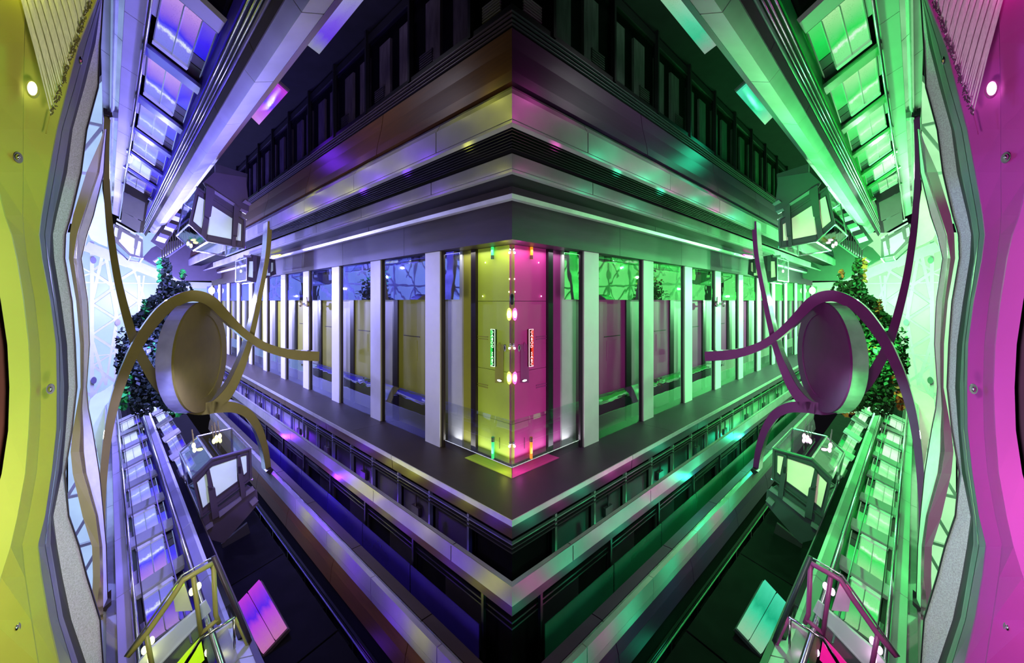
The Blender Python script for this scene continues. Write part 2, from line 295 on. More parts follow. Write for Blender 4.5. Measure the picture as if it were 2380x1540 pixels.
# ------------------------------------------------------------------ mesh builder and object registry
REG = []
class MB:
    def __init__(s): s.v = []; s.f = []; s.uv = None
    def put(s, vs, fs):
        o = len(s.v); s.v += [tuple(p) for p in vs]; s.f += [tuple(i + o for i in f) for f in fs]; return s
    def prism(s, pts, vec):
        n = len(pts); vs = list(pts) + [add(p, vec) for p in pts]
        fs = [tuple(range(n)), tuple(range(2 * n - 1, n - 1, -1))] + [(i, (i + 1) % n, n + (i + 1) % n, n + i) for i in range(n)]
        return s.put(vs, fs)
    def box(s, a, b):
        (s0, u0, v0), (s1, u1, v1) = a, b
        return s.prism([(s0, u0, v0), (s1, u0, v0), (s1, u0, v1), (s0, u0, v1)], (0, u1 - u0, 0))
    def strip(s, A, B, off):
        n = len(A); vs = []
        for a, b in zip(A, B): vs += [a, b, add(b, off), add(a, off)]
        fs = [(0, 1, 2, 3), tuple(4 * (n - 1) + k for k in (3, 2, 1, 0))]
        for i in range(n - 1):
            for k in range(4):
                fs.append((4 * i + k, 4 * i + (k + 1) % 4, 4 * i + 4 + (k + 1) % 4, 4 * i + 4 + k))
        return s.put(vs, fs)
    def loft(s, secs):
        """closed cross-sections (same count) lofted in order, capped"""
        n = len(secs[0]); vs = [p for c in secs for p in c]; m = len(secs)
        fs = [tuple(range(n)), tuple(range(n * m - 1, n * (m - 1) - 1, -1))]
        for i in range(m - 1):
            for k in range(n):
                fs.append((n * i + k, n * i + (k + 1) % n, n * (i + 1) + (k + 1) % n, n * (i + 1) + k))
        return s.put(vs, fs)
    def tube(s, path, r, n=6):
        P = [Vector(p) for p in path]; secs = []
        for i, p in enumerate(P):
            t = (P[min(i + 1, len(P) - 1)] - P[max(i - 1, 0)]).normalized()
            a = t.orthogonal() if i == 0 else (a - t * a.dot(t))
            a.normalize(); b = t.cross(a)
            rr = r[i] if isinstance(r, (list, tuple)) else r
            secs.append([tuple(p + (a * math.cos(2 * math.pi * k / n) + b * math.sin(2 * math.pi * k / n)) * rr) for k in range(n)])
        return s.loft(secs)
    def ball(s, c, r, n=12, m=8):
        vs = []; fs = []
        for i in range(1, m):
            th = math.pi * i / m
            for k in range(n):
                ph = 2 * math.pi * k / n
                vs.append((c[0] + r[0] * math.sin(th) * math.cos(ph), c[1] + r[1] * math.sin(th) * math.sin(ph), c[2] + r[2] * math.cos(th)))
        vs += [(c[0], c[1], c[2] + r[2]), (c[0], c[1], c[2] - r[2])]
        for i in range(m - 2):
            for k in range(n):
                fs.append((i * n + k, i * n + (k + 1) % n, (i + 1) * n + (k + 1) % n, (i + 1) * n + k))
        for k in range(n):
            fs.append((len(vs) - 2, (k + 1) % n, k)); fs.append((len(vs) - 1, (m - 2) * n + k, (m - 2) * n + (k + 1) % n))
        return s.put(vs, fs)
    def disc(s, c, e1, e2, axis, r1, r2, n=40):
        """elliptic cylinder: centre, two in-plane directions, axis vector (with length)"""
        pts = [tuple(c[i] + e1[i] * r1 * math.cos(2 * math.pi * k / n) + e2[i] * r2 * math.sin(2 * math.pi * k / n) for i in range(3)) for k in range(n)]
        return s.prism(pts, axis)
    def ring(s, c, e1, e2, axis, r1, r2, w, n=40):
        A = []; B = []
        for k in range(n + 1):
            co, si = math.cos(2 * math.pi * k / n), math.sin(2 * math.pi * k / n)
            A.append(tuple(c[i] + e1[i] * r1 * co + e2[i] * r2 * si for i in range(3)))
            B.append(tuple(c[i] + e1[i] * (r1 - w) * co + e2[i] * (r2 - w) * si for i in range(3)))
        return s.strip(A, B, axis)
def make_mesh(name, verts, faces, uv=None):
    me = bpy.data.meshes.new(name); me.from_pydata([tuple(v) for v in verts], [], faces)
    if uv:
        l = me.uv_layers.new(name='UVMap')
        for i, c in enumerate(uv): l.data[i].uv = c
    else:
        bm = bmesh.new(); bm.from_mesh(me); bmesh.ops.recalc_face_normals(bm, faces=bm.faces); bm.to_mesh(me); bm.free()
    me.update(); return me
def props(o, label=None, cat=None, group=None, kind=None):
    for k, v in (('label', label), ('category', cat), ('group', group), ('kind', kind)):
        if v: o[k] = v
def thing(name, p, label=None, cat=None, group=None, kind=None):
    o = bpy.data.objects.new(name, None); COL.objects.link(o); o.location = W(p); o.empty_display_size = 0.1
    props(o, label, cat, group, kind); REG.append((o, None)); return o
def obj(name, mb, key, parent=None, label=None, cat=None, group=None, kind=None, smooth=False):
    ws = [W(p) for p in mb.v]
    org = Vector((0, 0, 0))
    if parent is None:
        org = sum(ws, Vector((0, 0, 0))) / len(ws)
    else:
        q = parent
        while q: org = org + Vector(q.location); q = q.parent
    me = make_mesh(name, [w - org for w in ws], mb.f, mb.uv)
    if smooth:
        for p in me.polygons: p.use_smooth = True
    me.materials.append(MATS[(key, 'L')])
    o = bpy.data.objects.new(name, me); COL.objects.link(o)
    if parent is None: o.location = org
    else: o.parent = parent
    props(o, label, cat, group, kind); REG.append((o, key)); return o
def pane_uv(quad, off, uvr=(0, 0, 1, 1)):
    """a thin slab whose front face carries UV (quad: TL, TR, BR, BL)"""
    m = MB(); m.prism(quad, off)
    u0, v0, u1, v1 = uvr
    fr = [(u0, v1), (u1, v1), (u1, v0), (u0, v0)]
    uv = fr + [fr[3], fr[2], fr[1], fr[0]]
    for i in range(4): uv += [fr[i], fr[(i + 1) % 4], fr[(i + 1) % 4], fr[i]]
    m.uv = uv; return m
def slabS(px, s, depth): return MB().prism([onS(x, y, s) for x, y in px], (depth, 0, 0))

# ================================================================== SETTING
Y = [-30, 0, 100, 200, 300, 400, 500, 545, 600, 700, 800, 900, 1000, 1100, 1200, 1270, 1340, 1440, 1540, 1570]
E0 = [232, 223, 182, 156, 131, 112, 95, 90, 97, 116, 129, 131, 130, 119, 104, 87, 95, 112, 135, 142]
E1 = [234, 231, 200, 173, 144, 127, 109, 103, 109, 124, 137, 139, 139, 127, 112, 104, 117, 135, 166, 174]
E2 = [236, 233, 212, 187, 161, 145, 123, 116, 114, 130, 142, 148, 146, 135, 117, 116, 128, 145, 178, 186]
E3 = [238, 236, 222, 197, 169, 156, 132, 123, 126, 142, 156, 160, 153, 144, 124, 133, 145, 166, 200, 208]
E4 = [240, 238, 232, 227, 200, 187, 164, 151, 149, 166, 173, 177, 166, 149, 158, 182, 200, 231, 238, 240]
YB = [-90, -80, -60, -45, -30, -14, 10, 26, 38, 54, 66, 70, 66, 58, 40, 24, 2, -22, -50, -60]
YC = [60, 58, 56, 54, 53, 53, 52, 55, 62, 80, 91, 94, 92, 84, 66, 50, 57, 72, 88, 92]
YE = [-140, -130, -110, -95, -80, -65, -40, -30, -16, 2, 17, 22, 19, 4, -24, -45, -65, -85, -105, -115]
YO = [-400] * 20
def edge(xs, s): return [onS(x, y, s) for x, y in zip(xs, Y)]
wl = thing('wall_left', (7, -1.0, 0), 'curved {w} balcony wall sweeping around the outer edge of the picture', None, None, 'structure')
obj('panel', MB().strip(edge(YO, 6.15), edge(YE, 6.15), (0.06, 0, 0)), 'copper', wl, 'dark copper panel')
obj('panel', MB().strip(edge(YE, 6.05), edge(YB, 6.2), (0.08, 0, 0)), 'paint_pale', wl, smooth=False)
obj('panel', MB().strip(edge(YB, 6.28), edge(YC, 6.55), (0.08, 0, 0)), 'paint', wl)
obj('panel', MB().strip(edge(YC, 6.6), edge(E0, 6.8), (0.08, 0, 0)), 'paint', wl)
obj('trim_strip', MB().strip(edge(E0, 6.95), edge(E1, 7.05), (0.08, 0, 0)), 'ringsteel', wl, 'brushed steel strip')
obj('trim_strip', MB().strip(edge([a + 1.5 for a in E1], 7.06), edge(E2, 7.18), (0.08, 0, 0)), 'ringsteel', wl, 'brushed steel strip')
obj('trim_strip', MB().strip(edge(E2, 7.26), edge(E3, 7.5), (0.08, 0, 0)), 'dark', wl, 'dark recessed strip')
obj('panel', MB().strip(edge(E3, 7.5), edge(E4, 7.6), (0.06, 0, 0)), 'speckle', wl, 'speckled perforated strip')
obj('trim_strip', MB().strip(edge(E4, 7.58), edge([a + 3 for a in E4], 7.58), (0.06, 0, 0)), 'dark', wl)
# second balcony ring, farther along the arm
Y2 = [300, 330, 400, 500, 545, 600, 700, 800, 900, 950, 1000, 1050, 1100, 1200, 1270, 1340, 1400, 1440]
O0 = [242, 232, 201, 170, 162, 160, 177, 186, 187, 178, 169, 164, 169, 192, 214, 216, 213, 211]
O1 = [243, 237, 226, 193, 179, 171, 184, 191, 191, 187, 187, 184, 192, 222, 231, 233, 226, 222]
O2 = [245, 241, 231, 197, 182, 177, 190, 195, 194, 191, 194, 195, 201, 228, 238, 240, 240, 240]
O3 = [247, 244, 240, 216, 201, 188, 203, 207, 200, 204, 214, 222, 230, 240, 246, 248, 250, 250]
def edge2(xs, s): return [onS(x, y, s) for x, y in zip(xs, Y2)]
w2 = thing('trim_1', (9.5, -0.6, 0), 'farther {b} balcony ring behind the curved {w} wall', None, None, 'structure')
obj('panel', MB().strip(edge2(O0, 9.6), edge2(O1, 9.7), (0.1, 0, 0)), 'olive', w2)
obj('trim_strip', MB().strip(edge2(O1, 9.75), edge2(O2, 9.85), (0.08, 0, 0)), 'gold', w2, 'thin metallic strip')
obj('panel', MB().strip(edge2(O2, 9.9), edge2(O3, 10.1), (0.08, 0, 0)), 'whitestrip', w2, 'pale speckled strip')
obj('trim_strip', MB().strip(edge2(O3, 10.1), edge2([a + 2 for a in O3], 10.1), (0.08, 0, 0)), 'mullion', w2)

# --- beams and panels beside the shafts (strips that run along the arm)
def jstrip(parent, f, j0, j1, s0, s1, key, d0=5.4, d1=None, off=0.08, pitch=None, name='panel'):
    d1 = d0 if d1 is None else d1
    sg = 1 if f is JU else -1
    step = pitch or (s1 - s0); s = s0
    while s < s1 - 1e-6:
        e = min(s + step, s1); g = 0.012 if pitch else 0
        obj(name, MB().prism([f(s + g, j0, d0), f(e - g, j0, d0), f(e - g, j1, d1), f(s + g, j1, d1)], (0, 0.6 * off, sg * off)), key, parent)
        s = e
def jtube(parent, f, j, s0, s1, r, key, d=5.3, name='pipe'):
    obj(name, MB().tube([f(s0, j, d), f(s1, j, d)], r, 8), key, parent, smooth=True)
su = thing('wall_shaft_upper_left', (20, 0.5, 5.4), 'long steel beams and rails beside the upper {t} lift shaft', None, None, 'structure')
jstrip(su, JU, -0.026, 0.011, 7.7, 34, 'steel', pitch=2.4)
jstrip(su, JU, 0.011, 0.019, 7.7, 34, 'tube', 5.33)
jstrip(su, JU, 0.019, 0.057, 7.7, 34, 'mirror', 5.40, 5.36, pitch=3.6)
jstrip(su, JU, 0.058, 0.134, 7.7, 34, 'violetpanel', 5.36, 5.4, pitch=2.4)
jtube(su, JU, 0.145, 7.7, 34, 0.028, 'tube')
jstrip(su, JU, 0.134, 0.60, 5.0, 34, 'dark_matte', 5.75, off=0.1)
jstrip(su, JU, 0.418, 0.452, 6.5, 32, 'deepviolet', 5.55, 5.2, pitch=4.0)
jstrip(su, JU, 0.455, 0.53, 5.0, 34, 'black', 5.3)
for j in (0.468, 0.492, 0.512): jtube(su, JU, j, 5.0, 34, 0.016, 'tube', 5.2)
jtube(su, JU, 0.535, 5.0, 34, 0.035, 'rail', 5.2)
jstrip(su, JU, 0.545, 0.585, 4.6, 34, 'fascia', 5.15, 5.05, pitch=3.0)
def Jp(j, v): return (v * j / R2, v)
def beam_profile(parent, pts, s0, s1, key, pitch):
    s = s0
    while s < s1:
        e = min(s + pitch, s1)
        obj('panel', MB().loft([[(s + 0.012, a, b) for a, b in pts], [(e - 0.012, a, b) for a, b in pts]]), key, parent)
        s = e
bd = thing('trim_2', (15, 1.9, 4.2), 'wide polished steel beam above the upper {t} lift car', None, None, 'structure')
p0, p1, p2 = Jp(0.588, 4.3), Jp(0.672, 4.12), Jp(0.755, 4.25)
beam_profile(bd, [p0, p1, (p1[0] + 0.05, 4.75), (p0[0] + 0.02, 4.75)], 3.6, 33, 'steel', 2.6)
beam_profile(bd, [p1, p2, (p2[0] + 0.0, 4.75), (p1[0] + 0.06, 4.75)], 3.6, 33, 'steel', 2.6)
q0, q1 = Jp(0.755, 4.24), Jp(0.782, 4.24)
beam_profile(bd, [q0, q1, (q1[0], 4.75), (q0[0], 4.75)], 3.6, 33, 'wood', 33)
sl = thing('wall_shaft_lower_left', (20, 0.5, -5.4), 'long steel beams and rails beside the lower {t} lift shaft', None, None, 'structure')
jstrip(sl, JL, -0.023, -0.004, 7.7, 34, 'steel', pitch=3.0)
jstrip(sl, JL, -0.004, 0.028, 7.7, 34, 'mirror', 5.36, 5.4, pitch=3.6)
jstrip(sl, JL, 0.029, 0.080, 7.7, 34, 'violetpanel', 5.36, 5.4, pitch=2.4)
jtube(sl, JL, 0.088, 7.7, 34, 0.028, 'tube')
jstrip(sl, JL, 0.094, 0.112, 7.0, 34, 'black', 5.45)
jstrip(sl, JL, 0.09, 0.42, 7.0, 34, 'dark_matte', 5.75, off=0.1)
jstrip(sl, JL, 0.279, 0.305, 6.5, 32, 'deepviolet', 5.55, 5.25, pitch=4.0)
jstrip(sl, JL, 0.305, 0.318, 6.0, 34, 'dark', 5.3)
jtube(sl, JL, 0.312, 6.0, 34, 0.03, 'tube', 5.2)
jtube(sl, JL, 0.118, 7.0, 34, 0.008, 'dark', 5.15, 'cable')
jtube(sl, JL, 0.246, 7.0, 34, 0.014, 'rail', 5.15, 'cable')
bl = thing('trim_3', (15, 1.3, -4.8), 'polished steel beam beside the lower {t} lift shaft', None, None, 'structure')
p0, p1, p2 = Jp(0.322, 5.02), Jp(0.368, 4.92), Jp(0.412, 4.98)
beam_profile(bl, [(p0[0], -p0[1]), (p1[0], -p1[1]), (p1[0] + .04, -5.4), (p0[0] + .02, -5.4)], 4.2, 33, 'steel', 2.4)
beam_profile(bl, [(p1[0], -p1[1]), (p2[0], -p2[1]), (p2[0], -5.4), (p1[0] + .045, -5.4)], 4.2, 33, 'steel', 2.4)
q0, q1 = Jp(0.412, 4.97), Jp(0.434, 4.97)
beam_profile(bl, [(q0[0], -q0[1]), (q1[0], -q1[1]), (q1[0], -5.4), (q0[0], -5.4)], 4.2, 33, 'fascia', 33)
# dark back walls behind the lifts
obj('ceiling', MB().prism([(3, 2.2, 6.6), (34, 2.2, 6.6), (34, 5.0, 6.6), (3, 5.0, 6.6)], (0, 0, 0.15)), 'dark_matte', None, 'dark ceiling above the upper facade on the {w} side', None, None, 'structure')
wb = thing('wall_back_left', (9, 2.0, -6.5), 'dark panelled wall behind the lower {t} lift car', None, None, 'structure')
for (s0, s1) in ((4, 7), (7, 10), (10, 13), (13, 18), (18, 26)):
    obj('panel', MB().prism([JL(s0 + .02, 0.40, 6.9), JL(s1 - .02, 0.40, 6.9), JL(s1 - .02, 0.70, 7.3), JL(s0 + .02, 0.70, 7.3)], (0, 0, -0.12)), 'dark_matte', wb)

# --- balcony bands of the long facade. Every edge starts on the mitre at the corner (s = u)
def band(parent, prof, key, s1, pitch=3.3, first=None, name='panel', gap=0.012):
    """prof: closed cross-section [(u, v)...]; the first piece is mitred at the corner"""
    s = 0.0; n = 0
    lim = first if first else pitch + max(u for u, v in prof)
    while True:
        a = [((u if n == 0 else s + gap), u, v) for u, v in prof]
        e = min(lim, s1)
        b = [(e - gap, u, v) for u, v in prof]
        obj(name, MB().loft([a, b]), key, parent)
        if e >= s1: break
        s = e; lim = e + pitch; n += 1
UA = 4.0
tA = thing('trim_4', (9, UA, 2.8), 'upper steel balcony band on the {w} side, broadest of its facade', None, None, 'structure')
band(tA, [(UA, KV(UA, 425)), (UA, KV(UA, 484)), (UA + .12, KV(UA, 484)), (UA + .12, KV(UA, 425))], 'bandsteel', 40, 3.3, 5.85)
band(tA, [(UA + .015, KV(UA, 485)), (UA + .08, KV(UA, 505)), (UA + .2, KV(UA, 505)), (UA + .2, KV(UA, 485))], 'bandsteel', 40, 3.3, 5.85)
band(tA, [(UA + .01, KV(UA, 417)), (UA + .01, KV(UA, 424)), (UA + .12, KV(UA, 424)), (UA + .12, KV(UA, 417))], 'bandsteel', 40, 40, name='trim_strip')
band(tA, [(UA + .1, KV(UA, 505)), (UA + .1, KV(UA, 512)), (UA + .22, KV(UA, 512)), (UA + .22, KV(UA, 505))], 'dark', 30, 40, name='trim_strip')
tW = thing('trim_5', (9, 4.15, 3.6), 'brown timber band above the upper steel band on the {w} side', None, None, 'structure')
W0, W1, W2, W3 = (4.08, KV(4.08, 512)), (4.10, KV(4.10, 538)), (4.20, KV(4.20, 592)), (4.24, KV(4.24, 636))
band(tW, [W0, W1, (W1[0] + .12, W1[1]), (W0[0] + .12, W0[1])], 'wood', 40, 4.4, 8.2)
band(tW, [W1, W2, (W2[0] + .12, W2[1]), (W1[0] + .12, W1[1])], 'wood', 40, 4.4, 8.2)
band(tW, [W2, W3, (W3[0] + .12, W3[1]), (W2[0] + .12, W2[1])], 'wood', 40, 4.4, 8.2)
band(tW, [(4.28, KV(4.28, 636)), (4.34, KV(4.34, 676)), (4.5, KV(4.34, 676)), (4.5, KV(4.28, 636))], 'dark_matte', 30, 40, name='trim_strip')
for k in (642, 652, 664, 674): 
    band(tW, [(4.26, KV(4.28, k)), (4.26, KV(4.28, k + 2.2)), (4.30, KV(4.28, k + 2.2)), (4.30, KV(4.28, k))], 'plum', 40, 40, name='rail')
# upper dark facade with curtained windows
UF = 4.5
wu = thing('wall_upper_left', (10, UF, 5.6), 'dark upper window facade on the {w} side', None, None, 'structure')
band(wu, [(UF + .35, KV(UF, 670)), (UF + .35, KV(UF, 1500)), (UF + .5, KV(UF, 1500)), (UF + .5, KV(UF, 670))], 'dark_matte', 30, 26, name='backing')
band(wu, [(UF, KV(UF, 930)), (UF, KV(UF, 960)), (UF + .1, KV(UF, 960)), (UF + .1, KV(UF, 930))], 'slat', 30, 26, name='rail')
band(wu, [(UF - .02, KV(UF, 984)), (UF - .02, KV(UF, 996)), (UF + .1, KV(UF, 996)), (UF + .1, KV(UF, 984))], 'plum', 30, 26, name='rail')
band(wu, [(UF - .02, KV(UF, 676)), (UF - .02, KV(UF, 690)), (UF + .1, KV(UF, 690)), (UF + .1, KV(UF, 676))], 'slat', 30, 26, name='rail')
s = 5.5
while s < 28:
    obj('mullion', MB().box((s - .035, UF - .06, KV(UF, 676)), (s + .035, UF + .06, KV(UF, 992))), 'slat', wu)
    for (a, b) in ((0.22, 0.72), (1.15, 1.66)):
        obj('window_panel', MB().box((s + a, UF + .14, KV(UF, 685)), (s + b, UF + .2, KV(UF, 905))), 'curtaincloth', wu, 'grey curtained pane')
    obj('pane', MB().box((s + .05, UF + .02, KV(UF, 690)), (s + 1.95, UF + .035, KV(UF, 930))), 'darkpane', wu)
    if s < 12:
        bx = MB()
        for i in range(9):
            v0 = KV(UF, 690) + i * .05
            bx.box((s - .62, UF + .1, v0), (s - .16, UF + .13, v0 + .026))
        o = obj('blind', bx, 'greybox', wu, 'half-raised pale slatted blind')
        o['kind'] = 'stuff'
    s += 2.0
# louvred soffit between the two upper bands
UB = 4.8
tS = thing('trim_6', (9, 4.4, 2.5), 'black louvred soffit under the upper steel band on the {w} side', None, None, 'structure')
VB = KV(UA, 417)
band(tS, [(UA + .1, VB + .10), (UB + .1, VB + .10), (UB + .1, VB + .16), (UA + .1, VB + .16)], 'black', 38, 38, name='backing')
for i in range(7):
    u = UA + .16 + i * .085
    band(tS, [(u, VB - .005), (u + .018, VB - .005), (u + .018, VB + .10), (u, VB + .10)], 'slat', 38, 38, name='slat')
tB = thing('trim_7', (9, UB, 2.35), 'narrow steel balcony band above the tall windows on the {w} side', None, None, 'structure')
band(tB, [(UB, KV(UB, 310)), (UB, KV(UB, 344)), (UB + .12, KV(UB, 344)), (UB + .12, KV(UB, 310))], 'bandsteel', 32, 3.3, 7.2)
band(tB, [(UB + .02, KV(UB, 303)), (UB + .02, KV(UB, 309.5)), (UB + .12, KV(UB, 309.5)), (UB + .12, KV(UB, 303))], 'bandsteel', 38, 38, name='trim_strip')
band(tB, [(UB + .12, VB + .06), (UB + .12, KV(UB, 310)), (5.7, KV(UB, 310) + .02), (5.7, VB + .06)], 'black', 32, 32, name='backing')
# vents in the recess
s = 5.6
while s < 30:
    obj('vent', MB().box((s, 5.25, KV(5.25, 288)), (s + .55, 5.34, KV(5.25, 293))), 'whitestrip' if s > 9 else 'plum', tB)
    s += 1.05
tF = thing('trim_8', (9, 5.6, 2.1), 'light strip and brown ledge over the tall windows on the {w} side', None, None, 'structure')
band(tF, [(5.6, KV(5.6, 252)), (5.6, KV(5.6, 271)), (5.75, KV(5.6, 271)), (5.75, KV(5.6, 252))], 'fascia', 38, 6, name='panel')
band(tF, [(5.66, KV(5.66, 240)), (5.62, KV(5.62, 251)), (5.8, KV(5.62, 251)), (5.8, KV(5.66, 240))], 'stripsteel', 38, 38, name='trim_strip')
wi = thing('wall_inner_left', (12, 6, -1), 'tall glazed wall with pale columns on the {w} side', None, None, 'structure')
HV, SV = KV(6, 142), KV(6, -413)
band(wi, [(5.9, KV(5.9, 144)), (5.9, KV(5.9, 239)), (6.6, KV(5.9, 239)), (6.6, KV(5.9, 144))], 'fascia', 40, 4.2, 10.2, name='fascia_panel', gap=0.006)
# floor ledge under the windows
VL = SV
wf = thing('floor', (12, 5.5, VL), 'dark brown floor ledge under the tall windows on the {w} side', None, None, 'structure')
band(wf, [(4.88, VL), (6.6, VL), (6.6, VL - .1), (4.88, VL - .1)], 'fascia', 40, 5.2, 11.5, gap=0.004)
# columns every 3.18 m
for i in range(11):
    c = 8.95 + 3.18 * i
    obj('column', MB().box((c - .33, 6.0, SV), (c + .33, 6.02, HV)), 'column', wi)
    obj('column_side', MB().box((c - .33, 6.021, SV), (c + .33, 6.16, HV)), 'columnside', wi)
    m = MB().box((c - .42, 6.06, SV), (c - .335, 6.12, HV)); obj('post', m, 'mullion', wi)
    a, b = c + .36, c + 3.18 - .45
    obj('pane', MB().box((a, 6.085, 0.045), (b, 6.095, HV)), 'upperpane', wi, 'reflecting upper glass pane')
    obj('pane', MB().box((a, 6.085, SV), (b, 6.095, -2.545)), 'lowerpane', wi, 'glass balustrade pane')
    # inner wall of the bay
    obj('wall_panel', MB().box((c + .95, 6.45, SV), (c + 2.50, 6.52, HV)), 'innerwall', wi)
    obj('mullion', MB().box((c + 2.50, 6.40, SV), (c + 2.82, 6.50, HV)), 'mullion', wi)
    obj('wall_panel', MB().box((c + 2.82, 6.45, SV), (c + 4.13, 6.52, HV)), 'innergrey', wi)
    if i < 6:
        obj('trim_strip', MB().box((c + 1.3, 6.435, -1.05), (c + 2.2, 6.45, -1.03)), 'mullion', wi)
        obj('hatch', MB().box((c + 1.45, 6.44, -1.75), (c + 2.0, 6.45, -1.15)), 'innerwall', wi)
# the corner bay
obj('wall_panel', MB().box((7.80, 6.45, SV), (8.2, 6.52, HV)), 'innerwall', wi)
obj('mullion', MB().box((7.62, 6.36, SV), (7.80, 6.50, HV)), 'mullion', wi)
obj('wall_panel', MB().box((8.2, 6.40, SV), (8.8, 6.52, HV)), 'innerlavender', wi)
obj('wall_panel', MB().box((8.8, 6.45, SV), (10.0, 6.52, HV)), 'innerwall', wi)
for (v0, v1) in ((SV, -2.78), (-2.77, -1.62), (-1.61, 0.0), (0.01, HV)):
    obj('wall_panel', MB().prism([(6.44, 6.44, v0), (7.62, 6.44, v0), (7.62, 6.44, v1), (6.44, 6.44, v1)], (0, .08, 0)), 'innerbright', wi)
for v in (-0.86, -0.92, -2.02, -2.08):
    obj('trim_strip', MB().box((7.25, 6.425, v), (7.62, 6.44, v + .02)), 'innerwall', wi)
obj('pane', MB().prism([(6.09, 6.085, SV), (8.5, 6.085, SV), (8.5, 6.085, -2.545), (6.09, 6.085, -2.545)], (0, .01, 0)), 'clear', wi, 'clear glass balustrade pane at the corner')
obj('pane', MB().box((7.9, 6.085, 0.045), (8.5, 6.095, HV)), 'upperpane', wi)
obj('trim_strip', MB().prism([(6.40, 6.38, SV), (7.62, 6.38, SV), (7.62, 6.38, SV + .06), (6.40, 6.38, SV + .06)], (0, .05, 0)), 'mullion', wi)
obj('floor_strip', MB().prism([(6.02, 6.01, SV), (7.6, 6.01, SV), (7.6, 6.37, SV), (6.38, 6.37, SV)], (0, 0, .012)), 'innerbright', wi)

# --- lower bands
tG = thing('trim_9', (9, 4.88, -3.9), 'bright strip and brown face below the tall windows on the {w} side', None, None, 'structure')
band(tG, [(4.86, KV(4.88, -508)), (4.86, KV(4.88, -522)), (5.0, KV(4.88, -522)), (5.0, KV(4.88, -508))], 'stripsteel', 36, 4.2, 9.0, name='trim_strip')
band(tG, [(4.88, KV(4.88, -523)), (4.90, KV(4.90, -552)), (5.05, KV(4.90, -552)), (5.05, KV(4.88, -523))], 'wood', 36, 4.2, 9.0)
wlw = thing('wall_lower_left', (10, 5.0, -4.6), 'dark lower facade of posts and panels on the {w} side', None, None, 'structure')
band(wlw, [(5.2, KV(5, -545)), (5.2, KV(5, -760)), (5.3, KV(5, -760)), (5.3, KV(5, -545))], 'dark_matte', 34, 34, name='backing')
for k in (560, 570, 580):
    band(wlw, [(4.96, KV(5, -k)), (4.96, KV(5, -k - 3)), (5.02, KV(5, -k - 3)), (5.02, KV(5, -k))], 'rail' if k == 560 else 'dark', 34, 34, name='rail')
s = 6.2
i = 0
while s < 30:
    obj('post', MB().box((s - .03, 4.98, KV(5, -740)), (s + .03, 5.06, KV(5, -552))), 'rail', wlw)
    obj('panel', MB().box((s + .05, 5.10, KV(5, -740)), (s + 1.28, 5.14, KV(5, -590))), 'violetpanel' if s > 15 else 'dark', wlw)
    if i % 2:
        obj('latch', MB().box((s + .5, 5.02, KV(5, -660)), (s + .8, 5.09, KV(5, -630))), 'plum', wlw)
        obj('rod', MB().box((s + .64, 5.04, KV(5, -630)), (s + .67, 5.07, KV(5, -590))), 'plum', wlw)
    s += 1.35; i += 1
UE = 4.5
tE = thing('trim_10', (9, UE, -4.6), 'steel balcony band below the tall windows on the {w} side, narrower of the lower two', None, None, 'structure')
band(tE, [(UE + .2, KV(UE + .2, -652)), (UE, KV(UE, -664)), (UE, KV(UE, -668)), (UE + .2, KV(UE + .2, -657))], 'bandsteel', 32, 32, name='trim_strip')
band(tE, [(UE, KV(UE, -668)), (UE, KV(UE, -710)), (UE + .12, KV(UE, -710)), (UE + .12, KV(UE, -668))], 'bandsteel', 32, 3.1, 6.1)
band(tE, [(UE + .02, KV(UE, -711)), (UE + .05, KV(UE + .05, -732)), (UE + .2, KV(UE, -732)), (UE + .2, KV(UE, -711))], 'wood', 32, 32)
wg = thing('wall_glazed_left', (10, 4.7, -5.6), 'violet-dark glazed gallery front between the two lower steel bands on the {w} side', None, None, 'structure')
band(wg, [(4.95, KV(4.75, -715)), (4.95, KV(4.75, -960)), (5.05, KV(4.75, -960)), (5.05, KV(4.75, -715))], 'dark_matte', 30, 30, name='backing')
for k in (742, 756):
    band(wg, [(4.72, KV(4.75, -k)), (4.72, KV(4.75, -k - 4)), (4.78, KV(4.75, -k - 4)), (4.78, KV(4.75, -k))], 'slat', 30, 30, name='rail')
s = 5.4
while s < 28:
    obj('pane', MB().box((s + .02, 4.60, KV(4.6, -905)), (s + 2.28, 4.615, KV(4.6, -818))), 'violetglass', wg)
    obj('post', MB().box((s - .03, 4.66, KV(4.6, -910)), (s + .03, 4.72, KV(4.6, -735))), 'slat', wg)
    obj('panel', MB().box((s + .25, 4.88, KV(4.75, -905)), (s + 1.4, 4.93, KV(4.75, -770))), 'dark', wg)
    s += 2.3
UFx = 4.05
tH = thing('trim_11', (9, UFx, -6.2), 'broadest lower steel balcony band on the {w} side with a brown ledge behind it', None, None, 'structure')
VH = KV(UFx, -987)
band(tH, [(4.20, VH), (4.42, VH), (4.42, VH - .08), (4.20, VH - .08)], 'fascia', 28, 3.1, 6.6)
band(tH, [(UFx + .02, VH - .01), (4.19, VH - .01), (4.19, VH - .09), (UFx + .02, VH - .09)], 'mirror', 28, 3.1, 6.6)
band(tH, [(UFx, VH), (UFx, KV(UFx, -1043)), (UFx + .1, KV(UFx, -1043)), (UFx + .1, VH)], 'bandsteel', 28, 2.5, 5.9)
band(tH, [(UFx, KV(UFx, -1044)), (UFx + .02, KV(UFx, -1074)), (UFx + .1, KV(UFx, -1074)), (UFx + .1, KV(UFx, -1044))], 'bandsteel', 28, 2.5, 5.9)
tI = thing('trim_12', (9, 3.95, -7.0), 'dark brown timber band under the broadest lower steel band on the {w} side', None, None, 'structure')
band(tI, [(4.08, KV(4.05, -1076)), (4.02, KV(4.0, -1125)), (4.15, KV(4.0, -1125)), (4.15, KV(4.05, -1076))], 'wood', 28, 3.6, 6.9)
